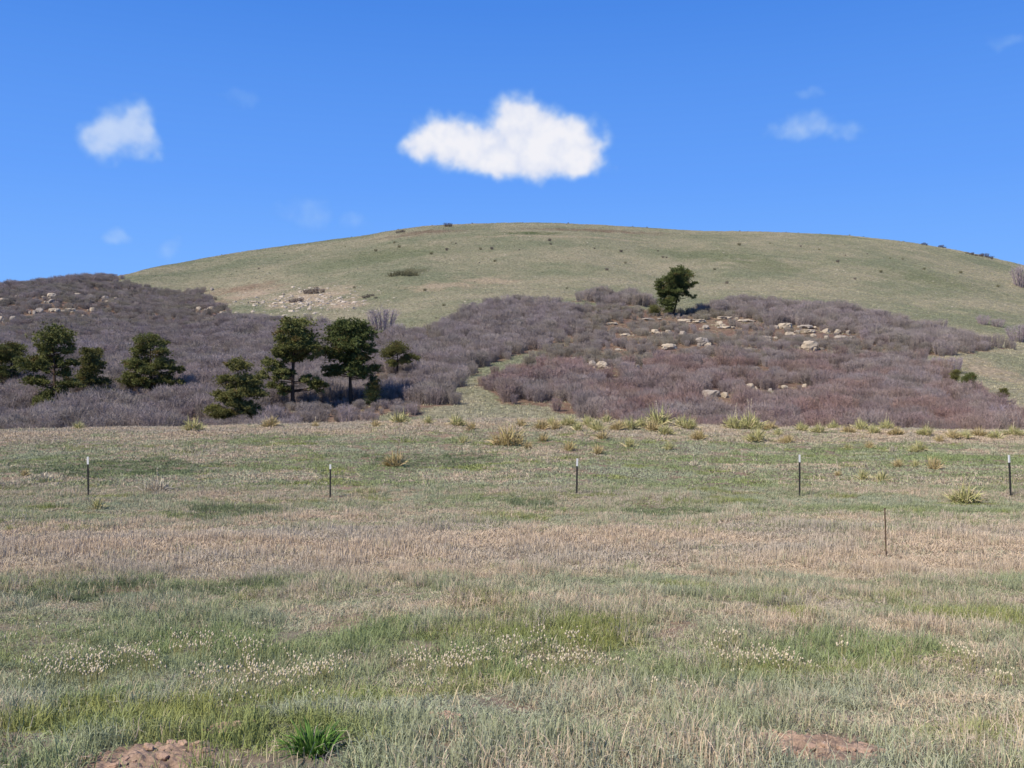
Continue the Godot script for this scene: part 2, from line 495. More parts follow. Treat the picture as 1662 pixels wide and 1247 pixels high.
# ---------------------------------------------------------------- sky
func cloud_sky() -> PanoramaSkyMaterial:
	var w := 4096
	var h := 2048
	var im := Image.create(w, h, false, Image.FORMAT_RGBA8)
	var zenith := Color(.030, .115, .42)
	var stops := [[-90.0, Color(.20, .33, .62)], [0.0, Color(.20, .42, .83)], [6.0, Color(.163, .372, .82)], [12.0, Color(.108, .292, .775)], [22.0, Color(.058, .205, .645)], [40.0, Color(.038, .145, .50)], [90.0, zenith]]
	for y in h:
		var el := 90.0 - 180.0 * (y + .5) / h
		var c := zenith
		for i in stops.size() - 1:
			if el >= stops[i][0] and el <= stops[i + 1][0]:
				var f: float = (el - stops[i][0]) / (stops[i + 1][0] - stops[i][0])
				c = stops[i][1].lerp(stops[i + 1][1], f)
		im.fill_rect(Rect2i(0, y, w, 1), c.linear_to_srgb())
	# clouds: [azimuth, elevation, half width, half height, thickness] in degrees, several lobes make one
	var clouds := [
		{"lobes": [[-0.61, 14.34, 6.55, 1.78, 1.5], [-4.54, 15.15, 2.44, 1.55, 1.2], [0.80, 15.94, 2.90, 1.96, 1.35], [3.78, 14.74, 2.43, 2.05, 1.3], [4.54, 13.51, 1.82, 1.43, 1.2], [1.11, 13.11, 4.64, 1.08, 1.1], [-6.05, 14.41, 1.36, 0.99, 0.9]], "edge": 0.2, "full": 1.35, "ragged": 0.4, "most": 1.00},
		{"lobes": [[-22.98, 14.04, 2.50, 1.58, 1.15], [-22.10, 14.73, 1.46, 1.45, 1], [-23.97, 13.55, 1.42, 1.51, 1], [-21.64, 13.30, 1.26, 1.20, 0.9]], "edge": 0.22, "full": 1.5, "ragged": 0.45, "most": 0.66},
		{"lobes": [[17.78, 15.05, 1.92, 1.15, 0.95], [19.77, 14.48, 1.74, 0.87, 0.75], [16.14, 14.76, 1.54, 0.68, 0.7]], "edge": 0.2, "full": 1.5, "ragged": 0.45, "most": 0.55},
		{"lobes": [[17.99, 16.78, 1.17, 0.50, 0.9]], "edge": 0.2, "full": 1.5, "ragged": 0.4, "most": 0.38},
		{"lobes": [[28.19, 18.26, 1.64, 0.54, 0.8]], "edge": 0.2, "full": 1.6, "ragged": 0.45, "most": 0.32},
		{"lobes": [[-23.14, 8.32, 0.98, 0.55, 0.9]], "edge": 0.2, "full": 1.6, "ragged": 0.4, "most": 0.32},
		{"lobes": [[-20.44, 8.02, 1.01, 0.91, 0.9]], "edge": 0.2, "full": 1.6, "ragged": 0.4, "most": 0.34},
		{"lobes": [[-12.73, 10.26, 2.20, 1.15, 0.9]], "edge": 0.2, "full": 1.6, "ragged": 0.45, "most": 0.26},
		{"lobes": [[-16.21, 16.53, 1.78, 0.67, 0.8]], "edge": 0.2, "full": 1.6, "ragged": 0.45, "most": 0.18},
		{"lobes": [[-9.80, 9.75, 1.27, 0.73, 0.9]], "edge": 0.2, "full": 1.6, "ragged": 0.45, "most": 0.22},
		{"lobes": [[109.25, 22.43, 3.48, 1.22, 1.2], [107.86, 23.12, 1.74, 1.22, 1], [110.29, 23.47, 1.57, 1.22, 1]], "edge": 0.3, "full": 1, "ragged": 0.4, "most": 0.80},
		{"lobes": [[213.94, 12.38, 2.05, 0.72, 1.2], [213.12, 12.79, 1.03, 0.72, 1], [214.56, 12.99, 0.92, 0.72, 1]], "edge": 0.3, "full": 1, "ragged": 0.4, "most": 0.92},
		{"lobes": [[115.03, 15.92, 5.98, 2.09, 1.2], [112.63, 17.12, 2.99, 2.09, 1], [116.82, 17.72, 2.69, 2.09, 1]], "edge": 0.3, "full": 1, "ragged": 0.4, "most": 0.74},
		{"lobes": [[270.84, 21.00, 4.56, 1.59, 1.2], [269.02, 21.91, 2.28, 1.59, 1], [272.21, 22.37, 2.05, 1.59, 1]], "edge": 0.3, "full": 1, "ragged": 0.4, "most": 0.58},
		{"lobes": [[216.41, 29.23, 4.09, 1.43, 1.2], [214.78, 30.05, 2.05, 1.43, 1], [217.64, 30.46, 1.84, 1.43, 1]], "edge": 0.3, "full": 1, "ragged": 0.4, "most": 0.87},
		{"lobes": [[226.28, 12.34, 5.03, 1.76, 1.2], [224.27, 13.35, 2.52, 1.76, 1], [227.79, 13.85, 2.26, 1.76, 1]], "edge": 0.3, "full": 1, "ragged": 0.4, "most": 0.80},
		{"lobes": [[126.34, 11.65, 5.46, 1.91, 1.2], [124.16, 12.74, 2.73, 1.91, 1], [127.98, 13.29, 2.46, 1.91, 1]], "edge": 0.3, "full": 1, "ragged": 0.4, "most": 0.74},
		{"lobes": [[239.08, 29.46, 4.86, 1.70, 1.2], [237.14, 30.43, 2.43, 1.70, 1], [240.54, 30.91, 2.19, 1.70, 1]], "edge": 0.3, "full": 1, "ragged": 0.4, "most": 0.96},
		{"lobes": [[151.64, 27.82, 3.78, 1.32, 1.2], [150.13, 28.57, 1.89, 1.32, 1], [152.77, 28.95, 1.70, 1.32, 1]], "edge": 0.3, "full": 1, "ragged": 0.4, "most": 0.97},
		{"lobes": [[282.29, 13.05, 2.54, 0.89, 1.2], [281.28, 13.56, 1.27, 0.89, 1], [283.06, 13.81, 1.14, 0.89, 1]], "edge": 0.3, "full": 1, "ragged": 0.4, "most": 0.61},
		{"lobes": [[305.68, 20.16, 4.51, 1.58, 1.2], [303.88, 21.06, 2.25, 1.58, 1], [307.03, 21.51, 2.03, 1.58, 1]], "edge": 0.3, "full": 1, "ragged": 0.4, "most": 0.65},
		{"lobes": [[181.96, 19.10, 3.40, 1.19, 1.2], [180.59, 19.78, 1.70, 1.19, 1], [182.98, 20.12, 1.53, 1.19, 1]], "edge": 0.3, "full": 1, "ragged": 0.4, "most": 0.79},
		{"lobes": [[202.75, 29.99, 4.73, 1.65, 1.2], [200.86, 30.93, 2.36, 1.65, 1], [204.17, 31.41, 2.13, 1.65, 1]], "edge": 0.3, "full": 1, "ragged": 0.4, "most": 0.96},
		{"lobes": [[276.23, 31.81, 4.69, 1.64, 1.2], [274.35, 32.75, 2.34, 1.64, 1], [277.63, 33.22, 2.11, 1.64, 1]], "edge": 0.3, "full": 1, "ragged": 0.4, "most": 0.58}]
	var puff := FastNoiseLite.new()
	set_noise(puff, 11, 0.30, 6)
	puff.fractal_gain = 0.56
	var warp := FastNoiseLite.new()
	set_noise(warp, 23, 0.22, 3)
	for cl in clouds:
		var lo := Vector2(999, 999)
		var hi := Vector2(-999, -999)
		for l in cl.lobes:
			lo = lo.min(Vector2(l[0] - l[2] * 1.8, l[1] - l[3] * 1.8))
			hi = hi.max(Vector2(l[0] + l[2] * 1.8, l[1] + l[3] * 1.8))
		for iy in range(int((90.0 - hi.y) / 180.0 * h), int((90.0 - lo.y) / 180.0 * h) + 1):
			for ix in range(int(lo.x / 360.0 * w), int(hi.x / 360.0 * w) + 1):
				var az := (ix + .5) / w * 360.0
				var el := 90.0 - (iy + .5) / h * 180.0
				var wx := az + warp.get_noise_2d(az, el) * .55 + puff.get_noise_2d(az * 2.0, el * 2.0) * .35
				var wy := el + warp.get_noise_2d(az + 50.0, el) * .4 + puff.get_noise_2d(az * 2.0 + 70.0, el * 2.0) * .3
				var sum := 0.0
				for l in cl.lobes:
					var e := Vector2((wx - l[0]) / l[2], (wy - l[1]) / l[3]).length()
					sum = maxf(sum, (1.0 - smoothstep(.25, 1.25, e)) * l[4]) + minf(sum, (1.0 - smoothstep(.25, 1.25, e)) * l[4]) * .35
				var n := puff.get_noise_2d(az, el) * .5 + puff.get_noise_2d(az * 3.1 + 9.0, el * 3.1) * .22
				var a := clampf(smoothstep(cl.edge, cl.full, sum * (1.0 + n * .55) + n * cl.ragged) * cl.most, 0.0, 1.0)
				if a <= 0.003:
					continue
				var px := posmod(ix, w)
				var c := im.get_pixel(px, iy)
				var white := Color(.86, .862, .885).lerp(Color(.69, .735, .85), clampf(.30 - n * 1.1 - (sum - 1.3) * .5, 0.0, 1.0))
				im.set_pixel(px, iy, c.lerp(white, a))
	var m := PanoramaSkyMaterial.new()
	m.panorama = ImageTexture.create_from_image(im)
	return m

# ================================================================ build
func _ready() -> void:
	rng.seed = 4711
	# camera, sky, sun, exposure
	var cam := Camera3D.new()
	cam.name = "camera"
	cam.position = Vector3(0, EYE, 0)
	cam.fov = 45.14
	cam.near = 0.05
	cam.far = 4000.0
	add_child(cam)
	var env := Environment.new()
	env.background_mode = Environment.BG_SKY
	env.sky = Sky.new()
	env.sky.sky_material = cloud_sky()
	env.tonemap_mode = Environment.TONE_MAPPER_LINEAR
	env.tonemap_exposure = 1.25
	env.sdfgi_enabled = true
	env.ssao_enabled = true
	env.ssil_enabled = true
	var we := WorldEnvironment.new()
	we.name = "environment"
	we.environment = env
	add_child(we)
	var sun := DirectionalLight3D.new()
	sun.name = "sun"
	sun.light_color = Color(1.0, .955, .89)
	sun.light_energy = 1.6
	sun.light_angular_distance = 0.5
	sun.shadow_enabled = true
	add_child(sun)
	sun.look_at_from_position(Vector3(-.72, 1.0, .62) * 100.0, Vector3.ZERO)

	# tables and noises
	lut_rise = smooth_table(RISE, 0.0, 1.0, 1501)
	lut_field = smooth_table(FIELD, -40.0, 0.1, 1360)
	lut_sky = smooth_table(SKYLINE, -1.2, 0.002, 1201)
	lut_crest = smooth_table(CREST, -1.2, 0.002, 1201)
	lut_straw = smooth_table(STRAW, 0.0, 0.25, 381)
	set_noise(noise_bump, 3, .55, 3)
	set_noise(noise_roll, 5, .09, 2)
	set_noise(noise_hill, 7, .016, 3)
	set_noise(noise_patch, 9, .045, 3)
	set_noise(noise_fine, 13, .5, 3)
	set_noise(noise_tint, 17, .11, 4)
	oak_zones = [
	{"at": PackedVector2Array([Vector2(-196.46, 303.49), Vector2(-155.12, 280), Vector2(-138.28, 283.75), Vector2(-134.82, 315.5), Vector2(-116.2, 300), Vector2(-98.45, 294.75), Vector2(-89.42, 276), Vector2(-77.59, 249.75), Vector2(-69.39, 226.75), Vector2(-77.53, 219), Vector2(-79.29, 201.25), Vector2(-80.45, 191.25), Vector2(-81.72, 180), Vector2(-117.49, 181.5)]), "tall": 1.5, "gap": 1.4, "tone": 0},
	{"at": PackedVector2Array([Vector2(-117.49, 181.5), Vector2(-84.8, 174), Vector2(-80.45, 191.25), Vector2(-74.71, 199.75), Vector2(-73.4, 219.75), Vector2(-66.74, 227), Vector2(-50.78, 211), Vector2(-35.18, 194.75), Vector2(-22.86, 179.5), Vector2(-17.39, 185), Vector2(-11.03, 204.25), Vector2(-4.47, 216.5), Vector2(7.13, 218.25), Vector2(13.6, 206), Vector2(14.34, 180.75), Vector2(7.59, 165), Vector2(-0.1, 152.75), Vector2(-4.9, 144.25), Vector2(-7.22, 126), Vector2(-6.16, 107.5), Vector2(-12.34, 102.25), Vector2(-17.12, 94.75), Vector2(-23.78, 82.75), Vector2(-45.15, 81.5), Vector2(-52.76, 81.5)]), "tall": 2.1, "gap": 1.4, "tone": 1},
	{"at": PackedVector2Array([Vector2(-4.89, 124.25), Vector2(-0.09, 136), Vector2(11.19, 141), Vector2(21.46, 147), Vector2(37.27, 151.5), Vector2(57.56, 151.75), Vector2(67.9, 152.25), Vector2(65.12, 134), Vector2(63.57, 124), Vector2(58.74, 108.25), Vector2(44.5, 81.5), Vector2(9.73, 81.5), Vector2(8.07, 101.75), Vector2(1.39, 109.75), Vector2(-3.58, 116.75)]), "tall": 2, "gap": 1.4, "tone": 2},
	{"at": PackedVector2Array([Vector2(8.36, 212.5), Vector2(32.59, 213.5), Vector2(40.04, 215.25), Vector2(51.35, 208.75), Vector2(58.16, 186), Vector2(66.57, 175.5), Vector2(70.2, 162.25), Vector2(67.64, 147.25), Vector2(56.99, 150.25), Vector2(21.46, 147), Vector2(11.09, 139.75), Vector2(3.54, 136), Vector2(0.84, 140.5), Vector2(7.52, 163.5), Vector2(14.34, 180.75)]), "tall": 1.35, "gap": 1.3, "tone": 3},
	{"at": PackedVector2Array([Vector2(38.18, 209), Vector2(47.74, 224.5), Vector2(57.01, 231.75), Vector2(67.05, 224), Vector2(78.6, 214.75), Vector2(90.21, 208.5), Vector2(95.26, 196), Vector2(97.72, 183), Vector2(79.83, 164.25), Vector2(70.2, 162.25), Vector2(65.34, 172.25), Vector2(56.36, 180.25), Vector2(50.37, 204.75), Vector2(37.85, 203.5)]), "tall": 2.3, "gap": 1.4, "tone": 1},
	{"at": PackedVector2Array([Vector2(15.36, 221.5), Vector2(20.02, 232.75), Vector2(28.67, 240.25), Vector2(35.8, 234.5), Vector2(34.15, 221.75), Vector2(24.5, 217.5)]), "tall": 2.4, "gap": 1.6, "tone": 1},
	{"at": PackedVector2Array([Vector2(-196.14, 303), Vector2(-165.51, 298.75), Vector2(-148.64, 305), Vector2(-147.4, 342.25), Vector2(-137.06, 323.25), Vector2(-136.21, 279.5), Vector2(-152.63, 275.5), Vector2(-191.13, 295.25)]), "tall": 2, "gap": 1.7, "tone": 1}]
	for z in oak_zones:
		var b := Rect2(z.at[0], Vector2.ZERO)
		for q in z.at:
			b = b.expand(q)
		oak_boxes.append(b)
	rocks = [
	[25.09, 116.5, 2.64, 1.17, "largest lower boulder in reddish brush, squat block above another", "pale sandstone rocks"],
	[23.49, 109.75, 2.27, 0.66, "flat pale slab just below the largest lower boulder", "pale sandstone rocks"],
	[31.43, 121.5, 1.22, 1.13, "upright rounded pale boulder right of the stacked pair", "pale sandstone rocks"],
	[52.11, 162.5, 3.36, 1.73, "big isolated pale block below the right ledge", "pale sandstone rocks"],
	[50.43, 153.75, 2.05, 0.82, "thin pale slab just below the isolated block", "pale sandstone rocks"],
	[27.46, 161.5, 3.34, 1.08, "long pale rock below the lone pine", "pale sandstone rocks"],
	[33.79, 163.5, 2.94, 1.53, "squat broken rock pile below the lone pine ledge", "pale sandstone rocks"],
	[56.93, 192.75, 3.73, 1.54, "brightest cream rock on the right ledge", "pale sandstone rocks"],
	[55.2, 184, 2.45, 0.98, "cream rock under the brightest ledge rock", "pale sandstone rocks"],
	[61.04, 192.75, 3.34, 0.9, "flat cream cap slab right of the brightest ledge rock", "pale sandstone rocks"],
	[59.89, 186, 3.72, 0.87, "grey flat slab below the cream cap slab", "pale sandstone rocks"],
	[46.36, 202.75, 3.65, 0.81, "long flat ledge slab right of the lone pine", "pale sandstone rocks"],
	[43.57, 194.5, 1.82, 1.04, "grey tan rock of the ledge right of the lone pine, sixth from left", "rocks of the right ledge"],
	[50.26, 200.5, 3.88, 0.67, "thin tan ledge slab in the middle of the ledge", "pale sandstone rocks"],
	[44.43, 191.5, 2.55, 0.64, "grey tan rock of the ledge right of the lone pine, seventh from left", "rocks of the right ledge"],
	[40.46, 199, 3.58, 0.93, "grey ledge slab just right of the lone pine", "pale sandstone rocks"],
	[39.91, 191.25, 1.79, 0.89, "grey tan rock of the ledge right of the lone pine, fifth from left", "rocks of the right ledge"],
	[37.83, 200.5, 3.61, 0.67, "grey tan rock of the ledge right of the lone pine, fourth from left", "rocks of the right ledge"],
	[28.07, 181.5, 1.94, 0.97, "grey tan rock of the ledge right of the lone pine, first from left", "rocks of the right ledge"],
	[30.83, 183.5, 1.47, 0.98, "grey tan rock of the ledge right of the lone pine, second from left", "rocks of the right ledge"],
	[33.82, 182.5, 1.46, 0.97, "grey tan rock of the ledge right of the lone pine, third from left", "rocks of the right ledge"],
	[49.82, 180.5, 2.17, 0.72, "grey tan rock of the ledge right of the lone pine, eighth from left", "rocks of the right ledge"],
	[48.02, 172.75, 1.38, 0.81, "grey tan rock of the ledge right of the lone pine, ninth from left", "rocks of the right ledge"],
	[58.84, 180.5, 1.2, 0.72, "grey tan rock of the ledge right of the lone pine, tenth from left", "rocks of the right ledge"],
	[63.84, 187.75, 1.75, 1, "grey tan rock of the ledge right of the lone pine, eleventh from left", "rocks of the right ledge"],
	[66.26, 188.25, 1.51, 1, "grey tan rock of the ledge right of the lone pine, thirteenth from left", "rocks of the right ledge"],
	[68.16, 187.25, 1, 1, "grey tan rock of the ledge right of the lone pine, fifteenth from left", "rocks of the right ledge"],
	[63.96, 180, 3.6, 0.72, "grey tan rock of the ledge right of the lone pine, fourteenth from left", "rocks of the right ledge"],
	[60.27, 177.25, 0.95, 0.83, "grey tan rock of the ledge right of the lone pine, twelfth from left", "rocks of the right ledge"],
	[21.88, 125.25, 0.84, 0.58, "small pale rock lying in the right hand brush, ninth from left", "rocks scattered in the right brush"],
	[32.97, 137, 0.73, 0.55, "small pale rock lying in the right hand brush, tenth from left", "rocks scattered in the right brush"],
	[36.9, 140.5, 1.31, 0.47, "small pale rock lying in the right hand brush, twelfth from left", "rocks scattered in the right brush"],
	[33.8, 121, 0.56, 0.48, "small pale rock lying in the right hand brush, thirteenth from left", "rocks scattered in the right brush"],
	[36.47, 123.75, 0.99, 0.49, "small pale rock lying in the right hand brush, fourteenth from left", "rocks scattered in the right brush"],
	[39.58, 125, 0.67, 0.5, "small pale rock lying in the right hand brush, fifteenth from left", "rocks scattered in the right brush"],
	[19.69, 144.75, 0.77, 0.68, "small pale rock lying in the right hand brush, seventh from left", "rocks scattered in the right brush"],
	[41.62, 161.75, 1.51, 0.43, "small pale rock lying in the right hand brush, eleventh from left", "rocks scattered in the right brush"],
	[13.8, 143.75, 2.01, 1.15, "white boulder, right one of a bright pair in mid slope", "pale sandstone rocks"],
	[12.59, 145.25, 1.16, 0.97, "white boulder, left one of a bright pair in mid slope", "pale sandstone rocks"],
	[9.82, 148.75, 0.79, 0.79, "small pale rock lying in the right hand brush, second from left", "rocks scattered in the right brush"],
	[21.49, 174.25, 2.09, 0.7, "small pale rock lying in the right hand brush, sixth from left", "rocks scattered in the right brush"],
	[21.01, 191, 2.55, 0.64, "small pale rock lying in the right hand brush, fourth from left", "rocks scattered in the right brush"],
	[29.05, 199, 3.45, 0.53, "small pale rock lying in the right hand brush, eighth from left", "rocks scattered in the right brush"],
	[18.55, 161.75, 1.29, 0.54, "small pale rock lying in the right hand brush, fifth from left", "rocks scattered in the right brush"],
	[14.84, 141.75, 0.76, 0.47, "small pale rock lying in the right hand brush, third from left", "rocks scattered in the right brush"],
	[7.15, 151, 1.61, 0.4, "small pale rock lying in the right hand brush, first from left", "rocks scattered in the right brush"],
	[-134.66, 253.75, 2.03, 1.01, "pale sandstone rock in the left hillside outcrop, third from left", "rocks of the left outcrop"],
	[-123.46, 248.25, 2.81, 1.49, "pale sandstone rock in the left hillside outcrop, seventh from left", "rocks of the left outcrop"],
	[-122.11, 253, 1.35, 0.84, "pale sandstone rock in the left hillside outcrop, eighth from left", "rocks of the left outcrop"],
	[-121.26, 258, 2.58, 1.55, "bright block on top row of the left rock outcrop", "pale sandstone rocks"],
	[-121.98, 267.5, 3.03, 1.25, "undercut slab at top right of left outcrop", "pale sandstone rocks"],
	[-115.22, 262.25, 2.27, 1.57, "pale sandstone rock in the left hillside outcrop, thirteenth from left", "rocks of the left outcrop"],
	[-117.21, 273, 1.27, 0.91, "pale sandstone rock in the left hillside outcrop, fifteenth from left", "rocks of the left outcrop"],
	[-118.56, 237.75, 1.74, 0.95, "pale sandstone rock in the left hillside outcrop, sixth from left", "rocks of the left outcrop"],
	[-114.97, 224.25, 2.39, 1.35, "pale sandstone rock in the left hillside outcrop, fourth from left", "rocks of the left outcrop"],
	[-112.59, 227, 2.88, 1.21, "cream block in lower row of the left rock outcrop", "pale sandstone rocks"],
	[-109.75, 230.25, 3.68, 1.23, "longest cream slab of the left rock outcrop", "pale sandstone rocks"],
	[-106.85, 235, 1.72, 1.25, "pale sandstone rock in the left hillside outcrop, eleventh from left", "rocks of the left outcrop"],
	[-110.98, 253, 1.18, 1.01, "pale sandstone rock in the left hillside outcrop, fourteenth from left", "rocks of the left outcrop"],
	[-114.08, 211, 1.41, 1.41, "pale upright rock above the leftmost pine", "pale sandstone rocks"],
	[-116.75, 211.25, 1.27, 1.69, "pale sandstone rock in the left hillside outcrop, first from left", "rocks of the left outcrop"],
	[-103.78, 219.25, 1.46, 0.58, "pale sandstone rock in the left hillside outcrop, ninth from left", "rocks of the left outcrop"],
	[-104.4, 225, 0.9, 0.6, "pale sandstone rock in the left hillside outcrop, tenth from left", "rocks of the left outcrop"],
	[-96.62, 216, 0.72, 0.72, "pale sandstone rock in the left hillside outcrop, twelfth from left", "rocks of the left outcrop"],
	[-136.48, 248.75, 3.15, 0.99, "pale sandstone rock in the left hillside outcrop, second from left", "rocks of the left outcrop"],
	[-128.82, 254.25, 1.19, 0.68, "pale sandstone rock in the left hillside outcrop, fifth from left", "rocks of the left outcrop"],
	[-81.5, 250, 2.17, 1.17, "small pale rock beside the bare tan scree, second from left", "rocks of the tan scree"],
	[-85.34, 252, 1.68, 1.01, "small pale rock beside the bare tan scree, first from left", "rocks of the tan scree"],
	[-75.75, 241.75, 1.61, 0.81, "small pale rock beside the bare tan scree, fourth from left", "rocks of the tan scree"],
	[-72.28, 258.75, 2.42, 0.69, "small pale rock beside the bare tan scree, fifth from left", "rocks of the tan scree"],
	[-68.75, 255.25, 1.7, 0.68, "small pale rock beside the bare tan scree, sixth from left", "rocks of the tan scree"],
	[-95.86, 295.25, 1.18, 1.18, "small pale rock beside the bare tan scree, third from left", "rocks of the tan scree"],
	[-46.3, 232.25, 0.93, 0.62, "small pale rock beside the bare tan scree, tenth from left", "rocks of the tan scree"],
	[-39.69, 230.75, 1.23, 0.62, "small pale rock beside the bare tan scree, twelfth from left", "rocks of the tan scree"],
	[-53.84, 244, 0.98, 0.65, "small pale rock beside the bare tan scree, eighth from left", "rocks of the tan scree"],
	[-65.91, 266.5, 1.07, 0.71, "small pale rock beside the bare tan scree, seventh from left", "rocks of the tan scree"],
	[-45.99, 243.75, 0.81, 0.65, "small pale rock beside the bare tan scree, eleventh from left", "rocks of the tan scree"],
	[-54.88, 260.5, 0.87, 0.52, "small pale rock beside the bare tan scree, ninth from left", "rocks of the tan scree"],
	[-38.87, 238, 0.95, 0.48, "small pale rock beside the bare tan scree, thirteenth from left", "rocks of the tan scree"]]
	patches = [[-56.88, 257.75, 14.61, 22.5, 0], [-43.86, 242.75, 8.09, 14.38, 0], [-19.09, 258, 14.62, 11.38, 1], [-7.3, 267, 10.68, 9.12, 1], [-83.47, 290.5, 13.56, 9.25, 2], [-32.46, 284.75, 6.83, 9.38, 3], [6.99, 361.5, 14.46, 7.5, 4], [-35.46, 377.25, 22.64, 10, 5], [32.57, 378.75, 40.4, 7.62, 5], [138.64, 297.5, 25.78, 21.38, 6], [68.85, 323.75, 23.74, 22.75, 6], [82.62, 303, 18.18, 17.62, 6], [16.2, 352.25, 54.01, 3.5, 7], [-46.07, 327.5, 34.93, 23.62, 6], [-2.65, 128.25, 3.85, 7.38, 8], [-89.28, 221, 3.83, 8.88, 6], [-78.17, 278.5, 11.14, 13, 0], [-10.67, 113.5, 4.54, 6, 8], [37.44, 119.75, 5.59, 7.5, 2], [24.79, 138.25, 7.37, 7.12, 2], [-84.34, 263, 5.26, 13.5, 2], [-0.07, 110.75, 3.69, 6.75, 6], [77.54, 151.25, 6.05, 15.12, 1]]
